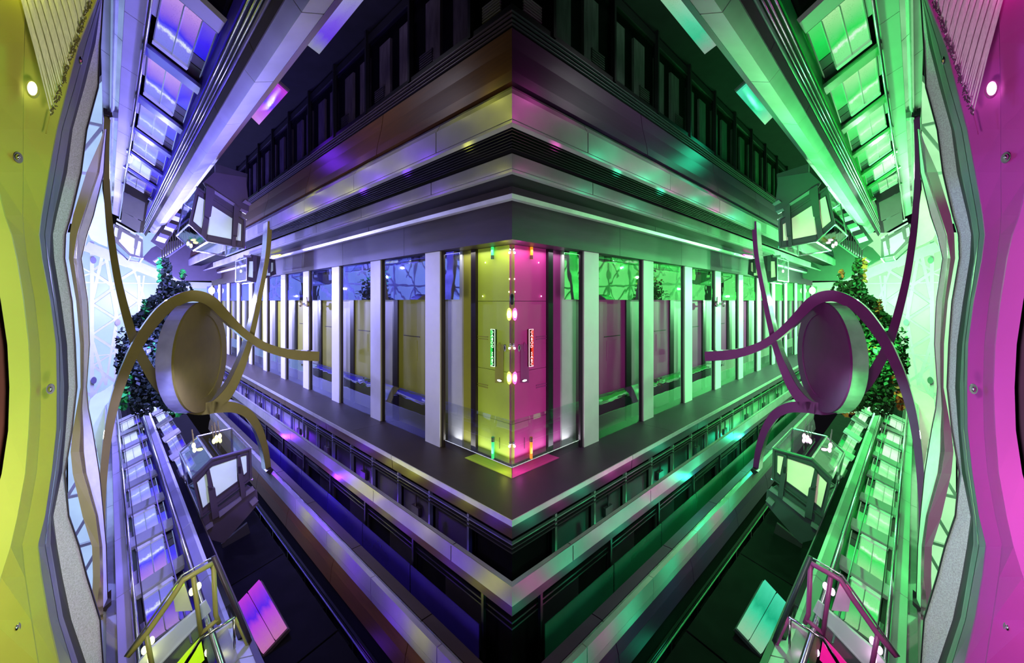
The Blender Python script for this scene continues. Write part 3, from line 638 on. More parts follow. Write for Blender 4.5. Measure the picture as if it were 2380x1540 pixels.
band(tI, [(4.02, KV(4.0, -1126)), (3.98, KV(3.98, -1190)), (4.15, KV(3.98, -1190)), (4.15, KV(4.0, -1126))], 'wood', 28, 3.6, 6.9)
band(tI, [(4.02, KV(3.98, -1192)), (4.05, KV(4.0, -1270)), (4.15, KV(4.0, -1270)), (4.15, KV(3.98, -1192))], 'dark_matte', 28, 28)
for k in (1272, 1284, 1300):
    band(tI, [(4.0, KV(4.0, -k)), (4.0, KV(4.0, -k - 4)), (4.06, KV(4.0, -k - 4)), (4.06, KV(4.0, -k))], 'rail' if k == 1300 else 'slat', 28, 28, name='rail')
wd2 = thing('wall_bottom_left', (9, 4.3, -9), 'near-black bottom facade with thin frame lines on the {w} side', None, None, 'structure')
band(wd2, [(4.35, KV(4.05, -1270)), (4.35, -15), (4.5, -15), (4.5, KV(4.05, -1270))], 'dark_matte', 28, 28, name='backing')
s = 6.4
while s < 20:
    obj('mullion', MB().box((s - .03, 4.26, -13), (s + .03, 4.34, KV(4.1, -1310))), 'slat', wd2)
    obj('window_panel', MB().box((s + .3, 4.28, -12), (s + 1.0, 4.33, KV(4.1, -1400))), 'black', wd2)
    s += 1.7

# --- end window: lattice skylight
SE = 46.0
win = thing('window_1', (SE, -1, 0), 'bright lattice skylight of white bars at the end of the {t} arm', None, None, 'structure')
xs = [150, 214, 270, 323, 380, 440, 520]
ys = [540, 590, 657, 740, 822, 900, 960]
for i in range(len(xs) - 1):
    for k in range(len(ys) - 1):
        q = [(xs[i], ys[k]), (xs[i + 1], ys[k]), (xs[i + 1], ys[k + 1]), (xs[i], ys[k + 1])]
        if xs[i] >= 380 and ys[k] < 640: continue
        obj('pane', slabS(q, SE + .3, 0.05), 'sky', win)
# the skylight carries on beyond what is seen directly
for i in range(7):
    for k in range(3):
        u0 = -4.1 - 3 * (i + 1); v0 = -6 + 4 * k
        obj('pane', MB().box((SE + .3, u0 + .05, v0 + .05), (SE + .35, u0 + 2.95, v0 + 3.95)), 'sky', win)
        obj('bar', MB().tube([(SE, u0, v0), (SE, u0 + 3, v0 + 4)], .16, 4), 'lattice', win)
        obj('bar', MB().tube([(SE, u0, v0 + 4), (SE, u0 + 1.5, v0 + 1)], .12, 4), 'lattice', win)
    obj('bar', MB().tube([(SE, u0, -6), (SE, u0, 6)], .2, 4), 'lattice', win)
for (v0, v1) in ((-19, -15), (-15, -11), (-11, -6.1), (6.1, 10), (10, 14), (14, 18), (-23, -19), (-27, -23)):
    for (u0, u1) in ((-4.1, -2.2), (-2.2, -.25)):
        obj('pane', MB().box((SE + .3, u0 + .05, v0 + .05), (SE + .35, u1 - .05, v1 - .05)), 'sky', win)
        obj('bar', MB().tube([(SE, u0, v0), (SE, u1, v1)], .14, 4), 'lattice', win)
    obj('bar', MB().tube([(SE, -4.1, v0), (SE, -.2, v0)], .16, 4), 'lattice', win)
for k in range(4):
    obj('bar', MB().tube([(SE - .05, -26, -6 + 4 * k), (SE - .05, -3, -6 + 4 * k)], .16, 4), 'lattice', win)
def bar(a, b, w, key='lattice', par=None, name='bar'):
    p, q = onS(a[0], a[1], SE), onS(b[0], b[1], SE)
    obj(name, MB().tube([p, q], w, 4), key, par or win)
for a, b, w in (((214, 560), (214, 935), .16), ((269, 690), (269, 890), .12), ((323, 640), (323, 770), .12), ((190, 656), (375, 659), .07), ((205, 828), (290, 820), .06),
                ((214, 632), (262, 664), .16), ((219, 627), (250, 605), .12), ((241, 580), (216, 692), .14), ((247, 600), (272, 740), .14), ((258, 662), (318, 626), .14),
                ((214, 705), (266, 668), .14), ((214, 705), (269, 740), .12), ((276, 668), (322, 700), .13), ((269, 740), (322, 702), .12), ((214, 777), (269, 740), .10),
                ((214, 777), (272, 814), .12), ((216, 849), (275, 812), .09), ((216, 849), (270, 888), .12), ((216, 795), (246, 892), .13), ((268, 760), (246, 895), .10),
                ((190, 622), (214, 634), .08), ((190, 642), (214, 634), .08), ((218, 922), (330, 862), .18), ((192, 905), (226, 930), .10), ((300, 600), (335, 690), .10), ((335, 640), (318, 770), .09),
                ((200, 572), (300, 612), .55), ((290, 606), (440, 668), .55), ((420, 662), (500, 664), .40)):
    bar(a, b, w)
for (x, y) in ((217, 604), (274, 749), (218, 884)):
    c = onS(x, y, SE - .5)
    obj('ceiling_speaker', MB().disc(c, (0, 1, 0), (0, 0, 1), (0.3, 0, 0), .16, .26, 20), 'rail', None, 'small round grey ceiling disc on the {t} skylight lattice, %s' % {604: 'topmost of three', 749: 'middle of three', 884: 'lowest of three'}[y], 'speaker', 'round discs on the {t} skylight lattice')
# pale translucent panels in front of the skylight
obj('ceiling_sail', slabS([(238, 438), (246, 500), (250, 574), (230, 566), (212, 556), (204, 540), (206, 520)], 30, .1), 'sail', None, 'pale stretched panel with a rounded corner above the {t} skylight', 'panel')
obj('ceiling_sail', slabS([(240, 908), (262, 892), (262, 935), (250, 1000), (236, 1100), (228, 1060), (216, 990), (207, 945), (209, 928), (222, 916)], 30, .1), 'sail', None, 'pale stretched panel with a rounded corner below the {t} skylight', 'panel')
obj('trim_14', slabS([(330, 600), (352, 576), (372, 566), (420, 556), (500, 556), (530, 600), (530, 640), (496, 652), (438, 652), (418, 650)], 36, .5), 'beam', None, 'dull violet-dark cross beam at the far end of the {t} arm', None, None, 'structure')

ts = thing('trim_13', onS(390, 520, 29), 'stepped pale and dark slats between the steel beam and the far railing, {t} arm', None, None, 'structure')
for i in range(10):
    f = i / 9; x, y = 364 + 54 * f, 553 - 72 * f; w = 4.6
    obj('slat', slabS([(x - 2, y + w), (x + 3, y - w), (x + 24, y + 7 - w), (x + 19, y + 7 + w)], 29 + .05 * (i % 2), .1), ('lattice', 'rail', 'mullion')[i % 3], ts)
obj('panel', slabS([(350, 560), (425, 455), (450, 470), (378, 580)], 29.6, .1), 'beam', ts)
# ================================================================== THINGS
# --- lit landing windows of the shafts
ORD = ['first', 'second', 'third', 'fourth', 'fifth', 'sixth', 'seventh', 'eighth']
def landing(quad, n, d, sg, key3, deep, label, group, far=False, lower=False):
    q = [onP(x, y, n, d) for x, y in quad]
    TL, TR, BR, BL_ = q
    def at(a, b): return lerp(lerp(TL, TR, a), lerp(BL_, BR, a), b)
    off = (0, 0.04, sg * 0.06)
    def lift_(p, h): return add(p, (0, -0.6 * h, -sg * h))
    t = thing('landing_window', at(.5, .5), label, 'window', group)
    def cell(a0, a1, b0, b1, uvr, key):
        obj('pane', pane_uv([at(a0, b0), at(a1, b0), at(a1, b1), at(a0, b1)], off, uvr), key, t)
    if lower:
        cell(.0, .33, .02, .98, (0, 1, .4, 0), key3); cell(.35, .69, .02, .98, (.4, 1, .8, 0), key3)
        cell(.71, .98, .45, .98, (.7, 1, 1, 0), deep)
        obj('box', MB().prism([at(.71, 0), at(1.0, 0), at(1.0, .2), at(.71, .2)], off), 'mullion', t)
        obj('box', MB().prism([at(.71, .22), at(1.0, .22), at(1.0, .43), at(.71, .43)], off), 'plum', t)
        sill = (-.07, .02); head = (1.0, 1.05)
    else:
        cell(.0, .35, .02, .96, (0, 0, .4, 1), key3); cell(.37, .70, .02, .96, (.4, 0, .8, 1), key3)
        cell(.72, .97, .02, .62, (.7, 0, 1, 1), deep)
        obj('box', MB().prism([at(.72, .64), at(.99, .64), at(.99, .84), at(.72, .84)], off), 'plum', t)
        obj('box', MB().prism([at(.72, .86), at(.99, .86), at(.99, 1.1), at(.72, 1.1)], off), 'mullion', t)
        sill = (.98, 1.05); head = (-.05, 0.0)
    for a in (-.02, .36, .705, .985):
        b0, b1 = 0, 1
        obj('mullion', MB().prism([lift_(at(a - .012, b0), .02), lift_(at(a + .012, b0), .02), lift_(at(a + .012, b1), .02), lift_(at(a - .012, b1), .02)], off), 'tube', t)
    obj('sill', MB().prism([lift_(at(-.03, sill[0]), .03), lift_(at(.71, sill[0]), .03), lift_(at(.71, sill[1]), .03), lift_(at(-.03, sill[1]), .03)], off), 'whitestrip', t)
    obj('head', MB().prism([at(-.03, head[0]), at(1, head[0]), at(1, head[1]), at(-.03, head[1])], off), 'tube', t)
    e = (1.10, 1.36) if not lower else (-.34, -.10)
    obj('spandrel', MB().prism([lift_(at(-.16, e[0]), .10), lift_(at(1.10, e[0]), .10), lift_(at(1.10, e[1]), .06), lift_(at(-.16, e[1]), .06)], off), 'steel' if lower else 'spandrel', t)
    obj('side_panel', MB().prism([at(-.19, .0), at(-.06, .0), at(-.06, .55), at(-.19, .55)] if not lower else [at(-.19, .5), at(-.06, .5), at(-.06, 1), at(-.19, 1)], off), 'violetpanel', t)
    return t
upq = [[(384, -27), (506, 78), (467, 180), (360, 96)], [(348, 131), (453, 212), (428, 285), (338, 216)], [(332, 236), (416, 297), (402, 349), (323, 292)],
       [(317, 308), (390, 357), (380, 396), (311, 347)], [(306, 361), (373, 398), (366, 428), (302, 386)], [(298, 404), (358, 436), (351, 456), (296, 424)]]
for i, q in enumerate(upq):
    landing(q, UP, 5.45, 1, ['scr_near', 'scr_near', 'scr_mid', 'scr_mid', 'scr_far', 'scr_mid'][i], 'scr_deep', 'rain-streaked lit {t} landing window in the upper shaft, %s from the top' % ORD[i], 'lit landing windows of the upper {t} shaft')
t = thing('spandrel_band', (10, 1.2, 4.7), 'dull steel band over the uppermost lit {t} landing window', 'panel')
obj('panel', MB().prism([onP(x, y, UP, 5.35) for x, y in ((415, -2), (508, 78), (522, 54), (462, -2))], (0, .04, .08)), 'violetpanel', t)
lq = [[(281, 985), (323, 965), (326, 979), (284, 1003)], [(286, 1017), (331, 997), (336, 1014), (290, 1041)], [(290, 1050), (341, 1025), (347, 1048), (294, 1078)],
      [(295, 1093), (350, 1064), (358, 1091), (297, 1128)], [(302, 1142), (363, 1110), (372, 1144), (306, 1184)], [(310, 1203), (381, 1166), (392, 1210), (317, 1260)],
      [(321, 1279), (403, 1233), (417, 1300), (329, 1366)], [(336, 1392), (430, 1328), (446, 1420), (352, 1490)]]
for i, q in enumerate(lq):
    landing(q, LO, 5.45, -1, ['scr_far', 'scr_far', 'scr_far', 'scr_mid', 'scr_mid', 'scr_mid', 'scr_near', 'scr_near'][i], 'scr_deep', 'lit {t} landing window in the lower shaft, %s below the tree' % ORD[i], 'lit landing windows of the lower {t} shaft', lower=True)
lq2 = [[(351, 942), (366, 935), (370, 951), (356, 958)], [(363, 968), (388, 955), (395, 971), (372, 985)], [(374, 995), (401, 977), (414, 997), (385, 1014)], [(390, 1029), (419, 1008), (431, 1032), (404, 1058)], [(408, 1072), (440, 1050), (452, 1075), (424, 1104)]]
for i, q in enumerate(lq2):
    landing(q, LO, 5.75, -1, ['scr_far', 'scr_far', 'scr_mid', 'scr_mid', 'scr_mid'][i], 'scr_deep', 'small lit {t} window beside the second lower shaft, %s below the tree' % ORD[i], 'small lit windows of the second lower {t} shaft', lower=True)
# lit displays that peek out past the steel beam
def display(px, key, label, plane, split=None):
    q = [onP(x, y, *plane) for x, y in px]
    t = thing('lit_display', q[0], label, 'display', 'lit displays on the {t} side')
    sg = 1 if plane[0] is UP else -1
    n = split or 1
    for i in range(n):
        a0, a1 = i / n + (.02 if n > 1 else 0), (i + 1) / n - (.02 if n > 1 else 0)
        obj('screen', pane_uv([lerp(q[0], q[1], a0), lerp(q[0], q[1], a1), lerp(q[3], q[2], a1), lerp(q[3], q[2], a0)], (0, .03, sg * .05)), key, t)
    c = [add(p, (0, .03, sg * .06)) for p in q]; ce = lerp(c[0], c[2], .5)
    obj('frame', MB().prism([lerp(ce, p, 1.04) for p in c], (0, .03, sg * .05)), 'plum', t)
display([(850, -6), (798, -6), (708, 100), (742, 126)][::1], 'scr_lav', 'long lit {t} display beside the steel beam at the top edge', (UP, 7.0))
display([(640, 195), (666, 218), (602, 290), (580, 268)], 'scr_vio', 'small lit {t} and pink display tucked beside the steel beam', (UP, 7.0))
display([(545, 1408), (603, 1345), (664, 1453), (606, 1516)], 'scr_vio', 'large lit two-part display on the dark wall below the lower {t} lift', (LO, 6.85), 2)

# --- lifts
def lift(name, s, hexpx, panes, posts, ledges, lamps, ratio, label, group, mats=('plum', 'frost', 'plum', 'plumlight'), head=None):
    ce = (sum(x for x, y in hexpx) / len(hexpx), sum(y for x, y in hexpx) / len(hexpx))
    t = thing(name, onS(ce[0], ce[1], s), label, 'lift', group)
    obj('underside', slabS(hexpx, s, .12), mats[0], t, 'dark framed underside')
    inner = [(ce[0] + (x - ce[0]) * .93, ce[1] + (y - ce[1]) * .93) for x, y in hexpx]
    n = len(hexpx)
    A = [onS(x, y, s - .05) for x, y in hexpx + hexpx[:1]]; B = [onS(x, y, s - .05) for x, y in inner + inner[:1]]
    obj('rim', MB().strip(A, B, (.05, 0, 0)), mats[0], t)
    for p in panes:
        pc = (sum(x for x, y in p) / len(p), sum(y for x, y in p) / len(p))
        obj('pane', slabS(p, s - .025, .02), mats[1], t, 'frosted pale pane')
        big = [(pc[0] + (x - pc[0]) * 1.05 , pc[1] + (y - pc[1]) * 1.05) for x, y in p]
        obj('pane_frame', MB().strip([onS(x, y, s - .045) for x, y in big + big[:1]], [onS(x, y, s - .045) for x, y in p + p[:1]], (.03, 0, 0)), mats[2], t)
    for p in posts: obj('guide_post', slabS(p, s - .12, .1), mats[2], t)
    for p in ledges: obj('ledge', slabS(p, s - .10, .06), mats[3], t)
    for i, (p, k) in enumerate(head or []): obj('housing_panel', slabS(p, s - .02 + .012 * i, .08), k, t)
    # glass cabin behind the floor plate
    s2 = s / ratio
    P = [onS(x, y, s + .12) for x, y in hexpx]
    for i in range(n):
        a, b = P[i], P[(i + 1) % n]
        a2, b2 = (s2, a[1], a[2]), (s2, b[1], b[2])
        obj('glass_panel', MB().prism([a, b, b2, a2], (0, .01, .01)), 'cabglass', t)
        obj('edge_rail', MB().tube([a, a2], .025, 6), 'tube', t)
        obj('edge_rail', MB().tube([a2, b2], .025, 6), 'tube', t)
    for (x, y, rs) in lamps:
        c = onS(x, y, s + .7 * (s2 - s))
        l = obj('cabin_lamp', MB().ball(c, (.045, .04, .07), 10, 6), 'lampglow', t, 'glowing cabin lamp', smooth=True)
        obj('lamp_arm', MB().tube([c, add(c, (.3, 0, .35))], .015, 5), 'gold', l)
    return t
UPL = 'lift cars hanging in the upper {t} shafts'
lift('lift_car', 15.0, [(458, 434), (571.5, 510), (569.5, 577), (483, 561.5), (439, 520.6)],
     [[(462, 456), (477, 465), (471, 533), (449, 513.5)], [(494, 478), (540, 507), (537.7, 555.7), (483, 545), (478, 539.5)], [(554, 517), (561, 521), (560, 559.6), (547, 557.7)]],
     [[(480, 430), (499, 441), (490, 503), (487, 503), (486, 511), (480, 508), (475, 502)], [(544, 474), (557, 484), (551, 550), (541.5, 548.6)], [(475, 500), (487, 508), (479, 555), (467, 545)], [(541, 545), (549, 548), (547, 575), (539, 573)]],
     [[(499, 442), (546, 473), (546, 480), (499, 450)], [(570, 464), (585, 474), (580, 478), (564, 470)], [(560, 484), (577, 491), (572, 497), (557, 489)]],
     [(437, 566, 1), (444, 571, 1)], 0.83, 'larger dark lift car with frosted floor panes under the upper steel beam, {t} side', UPL,
     head=[([(472, 424), (498, 400), (573, 412), (572, 420), (579, 481), (578, 492), (557, 488), (483, 441)], 'plum'), ([(500, 380), (575, 404), (574, 425), (560, 455), (500, 430)], 'dark'), ([(476, 436), (562, 492), (560, 512), (478, 458)], 'plum')])
lift('lift_car', 24.0, [(265.5, 521), (332, 557), (332, 600), (303, 595), (260, 554.5)],
     [[(267, 527), (276, 531), (272.6, 552), (262, 545)], [(284, 538), (313.5, 554.5), (311, 591), (303, 589), (276, 560)], [(321, 559), (328, 562), (325, 596), (314, 592)]],
     [[(277, 524), (285, 528), (280, 556), (272.6, 552)], [(316, 543), (324, 548), (318, 578), (311.5, 575)]],
     [[(270, 516), (332, 551), (332, 555), (269, 520)], [(272, 507), (282, 512), (281, 516), (271, 511)]],
     [], 0.9, 'smaller grey lift car with pale floor panes beside the end skylight, {t} side', UPL, mats=('greybox', 'lattice', 'greybox', 'whitestrip'),
     head=[([(287, 445), (337.5, 472), (332, 513), (284, 491)], 'greybox'), ([(298.6, 450), (328, 469), (320, 512), (295, 491)], 'plumlight'), ([(284, 491), (328, 514), (324, 541), (281, 516)], 'greybox'), ([(291, 426), (348, 452), (340, 472), (288, 446)], 'mullion'), ([(338, 468), (344, 470), (333, 541), (325, 541), (329, 512)], 'mullion')])
lift('lift_car', 11.6, [(584, 1042), (493.5, 1066.6), (447, 1112), (468, 1203), (585.6, 1113)],
     [[(487, 1089), (493.5, 1083.5), (550, 1064.7), (552, 1118), (503.6, 1153.5), (496, 1130)], [(458, 1121), (480, 1099), (487, 1167), (472, 1180)], [(559, 1061), (573, 1057.5), (574, 1097), (567, 1103.6)]],
     [[(483.6, 1132.5), (500, 1134), (509.6, 1199), (494, 1208)], [(552, 1085), (562, 1082), (572, 1153), (561.5, 1160)], [(552, 1060), (559, 1058), (561, 1100), (553, 1100)], [(480, 1098), (487, 1090), (495, 1138), (486, 1140)]],
     [[(509, 1190), (562, 1153), (562, 1161), (510, 1203)], [(572, 1143), (588, 1130), (593, 1138), (572, 1153)], [(478, 1224), (494, 1212), (496, 1222), (480, 1233)], [(580, 1167), (594, 1154), (601, 1163), (587, 1176)]],
     [(452, 1045, 1), (450, 1035, 1), (497, 1025, 1), (503, 1017, 1), (511, 1013, 1)], 0.83, 'dark lift car with lamps glowing in its glass cabin, {t} side below the ribbon sculpture', 'lift cars in the lower {t} shafts',
     head=[([(470, 1206), (575, 1128), (598, 1140), (600, 1170), (575, 1200), (520, 1262), (492, 1254)], 'plum'), ([(496, 1228), (532, 1198), (536, 1240), (514, 1262)], 'dark'), ([(515, 1264), (575, 1215), (600, 1300), (560, 1340), (530, 1330)], 'dark')])
lift('lift_car', 20.5, [(574, 599), (584, 591), (640, 603), (642, 637), (615, 648), (590, 656), (573.5, 651)],
     [[(579, 607), (588, 607), (588, 645), (577, 643)], [(622, 610), (628, 610), (628, 640), (618, 640)], [(630, 610), (635, 610), (635, 629), (629, 633)]],
     [[(589, 592), (597, 594), (597, 630), (589, 630)], [(622, 600), (628, 601), (628, 634), (624, 634)]],
     [[(566, 592), (584, 594), (584, 598), (566, 597)]],
     [(560, 630, 1)], 0.9, 'small dark-framed lift car half hidden behind a bronze ribbon above the windows, {t} side', UPL)
# glass lift at the bottom edge
SG = 7.0
t = thing('glass_lift', onS(450, 1450, SG), 'clear glass lift cabin with glowing floor at the bottom edge, {t} side', 'lift', 'lift cars in the lower {t} shafts')
def S_(x, y, d=0): return onS(x, y, SG + d)
def gbar(pts, r, key='gold', name='frame_bar', d=0):
    obj(name, MB().tube([S_(x, y, d) for x, y in pts], r, 6), key, t, smooth=True)
gbar([(296, 1524), (342, 1470), (397, 1392), (427, 1346), (495, 1308)], .035, 'olive')
gbar([(496, 1306), (501, 1426), (509, 1448)], .03, 'olive')
gbar([(449, 1340), (468, 1478)], .028, 'olive')
gbar([(340, 1474), (356, 1560)], .028, 'olive')
gbar([(467, 1472), (508, 1437)], .03, 'olive')
gbar([(420, 1560), (467, 1484), (546, 1433)], .022, 'chrome', 'handrail', -.15)
gbar([(544, 1436), (546, 1560)], .016, 'chrome', 'handrail', -.15)
gbar([(546, 1436), (588, 1532)], .016, 'olive', 'handrail', -.15)
gbar([(496, 1293), (604, 1545)], .03, 'plum', 'corner_post', -.1)
gbar([(290, 1525), (423, 1336), (498, 1292)], .012, 'tube', 'glass_edge', -.05)
obj('sill_panel', slabS([(345, 1512), (454, 1420), (458, 1453), (372, 1545), (318, 1560), (322, 1540)], SG + .15, .05), 'lattice', t, 'pale blue-white sill panel')
obj('sill_rail', slabS([(372, 1546), (458, 1454), (466, 1475), (398, 1556)], SG + .12, .06), 'mirror', t)
obj('sill_panel', slabS([(461, 1410), (479, 1394), (491, 1419), (466, 1443)], SG + .2, .03), 'whitestrip', t)
obj('floor_panel', slabS([(396, 1560), (467, 1484), (480, 1560)], SG + .25, .05), 'floorglow', t, 'glowing floor panel')
obj('post', slabS([(472, 1489), (490, 1478), (510, 1560), (478, 1560)], SG + .3, .1), 'mullion', t)
obj('back_panel', slabS([(493, 1478), (540, 1445), (548, 1560), (512, 1560)], SG + .35, .04), 'patch', t)
obj('back_panel', slabS([(550, 1425), (556, 1430), (592, 1545), (552, 1552)], SG + .3, .04), 'floorglow', t)
obj('light_panel', slabS([(400, 1374), (428, 1353), (448, 1418), (408, 1421)], SG + .25, .03), 'patch', t, 'lamp-lit patch put in as a pale panel')  # lamp light inside the cabin, shaped as a pale slab
obj('roof_strip', slabS([(402, 1368), (404, 1385), (429, 1357), (426, 1349)], SG + .18, .03), 'floorglow', t)
obj('glass_panel', slabS([(292, 1528), (424, 1338), (497, 1294), (602, 1545), (300, 1560)], SG + .0, .02), 'clear', t)
for (x, y) in ((462, 1361), (445, 1375), (353, 1488), (335, 1511), (481, 1516), (498, 1502), (349, 1532)):
    obj('cabin_lamp', MB().ball(S_(x, y, .08), (.04, .03, .05), 10, 6), 'lampglow', t, 'glowing cabin lamp', smooth=True)

# --- bronze ribbon sculpture with its drum
DE = 0.62
t = thing('ribbon_sculpture', onS(470, 835, 15.6), '{b} metal ribbon sculpture looping around a round drum, {t} side', 'sculpture')
def ribbon(pts):
    n = len(pts); A = []; B = []; A2 = []; B2 = []
    # resample with Catmull-Rom
    out = []
    for i in range(n - 1):
        p0, p1, p2, p3 = pts[max(i - 1, 0)], pts[i], pts[i + 1], pts[min(i + 2, n - 1)]
        for k in range(5):
            h = k / 5
            out.append(tuple(0.5 * (2 * b + (c - a) * h + (2 * a - 5 * b + 4 * c - d) * h * h + (3 * b - a - 3 * c + d) * h ** 3) for a, b, c, d in zip(p0, p1, p2, p3)))
    out.append(pts[-1])
    for i, (x, y, w, s) in enumerate(out):
        a, b = out[max(i - 1, 0)], out[min(i + 1, len(out) - 1)]
        dx, dy = b[0] - a[0], b[1] - a[1]; l = math.hypot(dx, dy) or 1
        nx, ny = -dy / l * w / 2, dx / l * w / 2
        A.append(onS(x + nx, y + ny, s)); B.append(onS(x - nx, y - ny, s))
        A2.append(onS(x + nx * .97, y + ny * .97, s + .061)); B2.append(onS(x - nx * .97, y - ny * .97, s + .061))
    obj('ribbon', MB().strip(A, B, (.06, 0, 0)), 'bronze', t)
    obj('ribbon_edge', MB().strip(A2, B2, (DE, 0, 0)), 'mirror', t, 'mirror-polished ribbon edge')
ribbon([(250, 262, 15, 16.2), (247, 330, 15, 16.2), (247, 400, 15, 16.2), (251, 480, 16, 16.1), (258, 550, 17, 16), (272, 640, 18, 16), (288, 710, 20, 16), (305, 770, 22, 16), (322, 815, 24, 16), (342, 853, 26, 16), (365, 888, 28, 16), (393, 918, 28, 16), (425, 941, 28, 16), (462, 950, 28, 16), (505, 946, 26, 16), (545, 947, 24, 16), (577, 962, 22, 16), (601, 995, 18, 16), (615, 1035, 15, 16), (622, 1070, 13, 16), (625, 1098, 12, 16)])
ribbon([(244, 1410, 17, 10.1), (240, 1330, 17, 10.6), (237, 1250, 17, 11.2), (237, 1170, 17, 11.8), (242, 1090, 18, 12.4), (250, 1020, 19, 13), (262, 955, 21, 13.6), (280, 893, 23, 14.2), (300, 843, 24, 14.7), (322, 798, 25, 15), (347, 760, 27, 15.3), (376, 725, 28, 15.5), (407, 701, 27, 15.6), (440, 688, 26, 15.6), (470, 690, 26, 15.6), (495, 703, 26, 15.6), (516, 724, 24, 15.6), (542, 750, 20, 15.6), (572, 777, 18, 15.6), (610, 802, 19, 15.4), (650, 817, 20, 15.2), (690, 825, 22, 15), (742, 828, 22, 14.8)])
ribbon([(628, 514, 10, 16), (624, 580, 10, 16), (614, 640, 10, 16), (604, 690, 11, 16), (593, 745, 12, 16), (578, 805, 14, 16), (560, 855, 18, 16), (537, 903, 22, 16), (508, 938, 26, 16), (480, 952, 24, 16)])
dc = onS(471, 828, 15.9)
a60 = math.radians(60)
e1 = (math.sin(a60), math.cos(a60), 0); ax = (math.cos(a60), -math.sin(a60), 0)
obj('drum_face', MB().disc(dc, e1, (0, 0, 1), tuple(.03 * x for x in ax), 1.72, 1.72, 56), 'bronze', t)
dc2 = tuple(dc[i] + ax[i] * .03 for i in range(3))
obj('drum_side', MB().disc(dc2, e1, (0, 0, 1), tuple(.38 * x for x in ax), 1.70, 1.70, 56), 'drumsteel', t, 'polished drum side', smooth=False)
dc3 = tuple(dc[i] - ax[i] * .03 for i in range(3))
obj('drum_disc', MB().ring(dc3, e1, (0, 0, 1), tuple(.03 * x for x in ax), 1.72, 1.72, .40, 56), 'bronze', t, 'raised rim of the drum face')
obj('bracket', slabS([(240, 250), (250, 253), (250, 259), (261, 259), (262, 272), (255, 273), (254, 268), (243, 265), (240, 258)], 16.0, .5), 'mullion', t, 'dark top bracket')
obj('bracket', slabS([(240, 1412), (252, 1402), (259, 1396), (259, 1405), (250, 1414), (246, 1421), (240, 1420)], 9.9, .4), 'mullion', t, 'dark bottom bracket')
obj('bracket', slabS([(618, 1096), (632, 1088), (636, 1092), (628, 1104)], 15.8, .25), 'mullion', t, 'dark end bracket')

# --- tree in the arm
t = thing('potted_tree', onS(370, 800, 21), 'tall leafy tree behind the {b} ribbon sculpture, with {leaf} leaf tips', 'tree')
def leaves(clumps, size, seed):
    r = random.Random(seed); m = MB()
    for (x, y, rx, ry, n) in clumps:
        for _ in range(n):
            a = r.uniform(0, 2 * math.pi); q = math.sqrt(r.random())
            px, py = x + rx * q * math.cos(a), y + ry * q * math.sin(a)
            c = Vector(onS(px, py, 21 + r.uniform(-.9, .9)))
            d = Vector((r.uniform(-1, 1), r.uniform(-1, 1), r.uniform(-1, 1))).normalized()
            e = d.cross(Vector((r.uniform(-1, 1), r.uniform(-1, 1), r.uniform(-1, 1)))).normalized()
            L = size * r.uniform(.7, 1.3); w = L * .32
            m.put([tuple(c - d * L * .5), tuple(c + e * w), tuple(c + d * L * .5), tuple(c - e * w)], [(0, 1, 2), (0, 2, 3)])
    return m
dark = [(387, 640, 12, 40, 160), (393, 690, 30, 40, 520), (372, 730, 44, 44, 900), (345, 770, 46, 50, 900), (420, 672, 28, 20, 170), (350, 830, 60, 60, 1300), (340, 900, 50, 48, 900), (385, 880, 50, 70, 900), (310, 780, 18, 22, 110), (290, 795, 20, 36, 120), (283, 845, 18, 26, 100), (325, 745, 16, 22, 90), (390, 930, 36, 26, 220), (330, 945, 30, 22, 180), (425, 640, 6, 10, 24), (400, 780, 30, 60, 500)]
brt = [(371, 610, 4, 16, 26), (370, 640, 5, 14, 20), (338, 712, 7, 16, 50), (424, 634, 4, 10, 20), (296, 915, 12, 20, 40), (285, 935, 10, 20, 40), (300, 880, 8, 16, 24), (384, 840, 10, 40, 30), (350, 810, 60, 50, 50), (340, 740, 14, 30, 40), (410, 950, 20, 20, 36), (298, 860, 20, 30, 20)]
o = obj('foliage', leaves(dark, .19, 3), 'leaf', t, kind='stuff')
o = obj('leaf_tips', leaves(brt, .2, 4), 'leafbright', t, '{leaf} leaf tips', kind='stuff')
obj('trunk', MB().tube([onS(385, 620, 21), onS(380, 720, 21.1), onS(368, 820, 21), onS(362, 940, 21.1)], [.02, .06, .09, .11], 8), 'branch', t)
for (a, b) in (((378, 720), (330, 760)), ((372, 780), (290, 800)), ((368, 820), (285, 850)), ((368, 830), (410, 900)), ((380, 700), (424, 655))):
    obj('branch', MB().tube([onS(a[0], a[1], 21), onS(b[0], b[1], 21.2)], [.05, .015], 6), 'branch', t)

# --- railing at the far end
t = thing('far_railing', onS(400, 575, 31), 'thin barred railing beyond the upper lift car, {t} side', 'railing')
obj('handrail', MB().tube([onS(372, 560, 31), onS(440, 508, 31)], .05, 6), 'rail', t)
obj('bottom_rail', MB().tube([onS(376, 606, 31), onS(440, 560, 31)], .05, 6), 'rail', t)
for i in range(13):
    f = i / 12
    obj('baluster', MB().tube([onS(374 + 66 * f, 560 - 51 * f, 31), onS(378 + 62 * f, 605 - 45 * f, 31)], .035, 5), 'mullion', t)
obj('bottom_rail', MB().tube([onS(358, 608, 32), onS(425, 566, 32)], .09, 6), 'steel', t)
o = obj('strip_lamp', MB().tube([onS(357, 556, 30), onS(375, 567, 30)], .10, 6), 'lampglow', None, 'glowing {w} strip lamp below the far end of the steel beam', 'lamp')

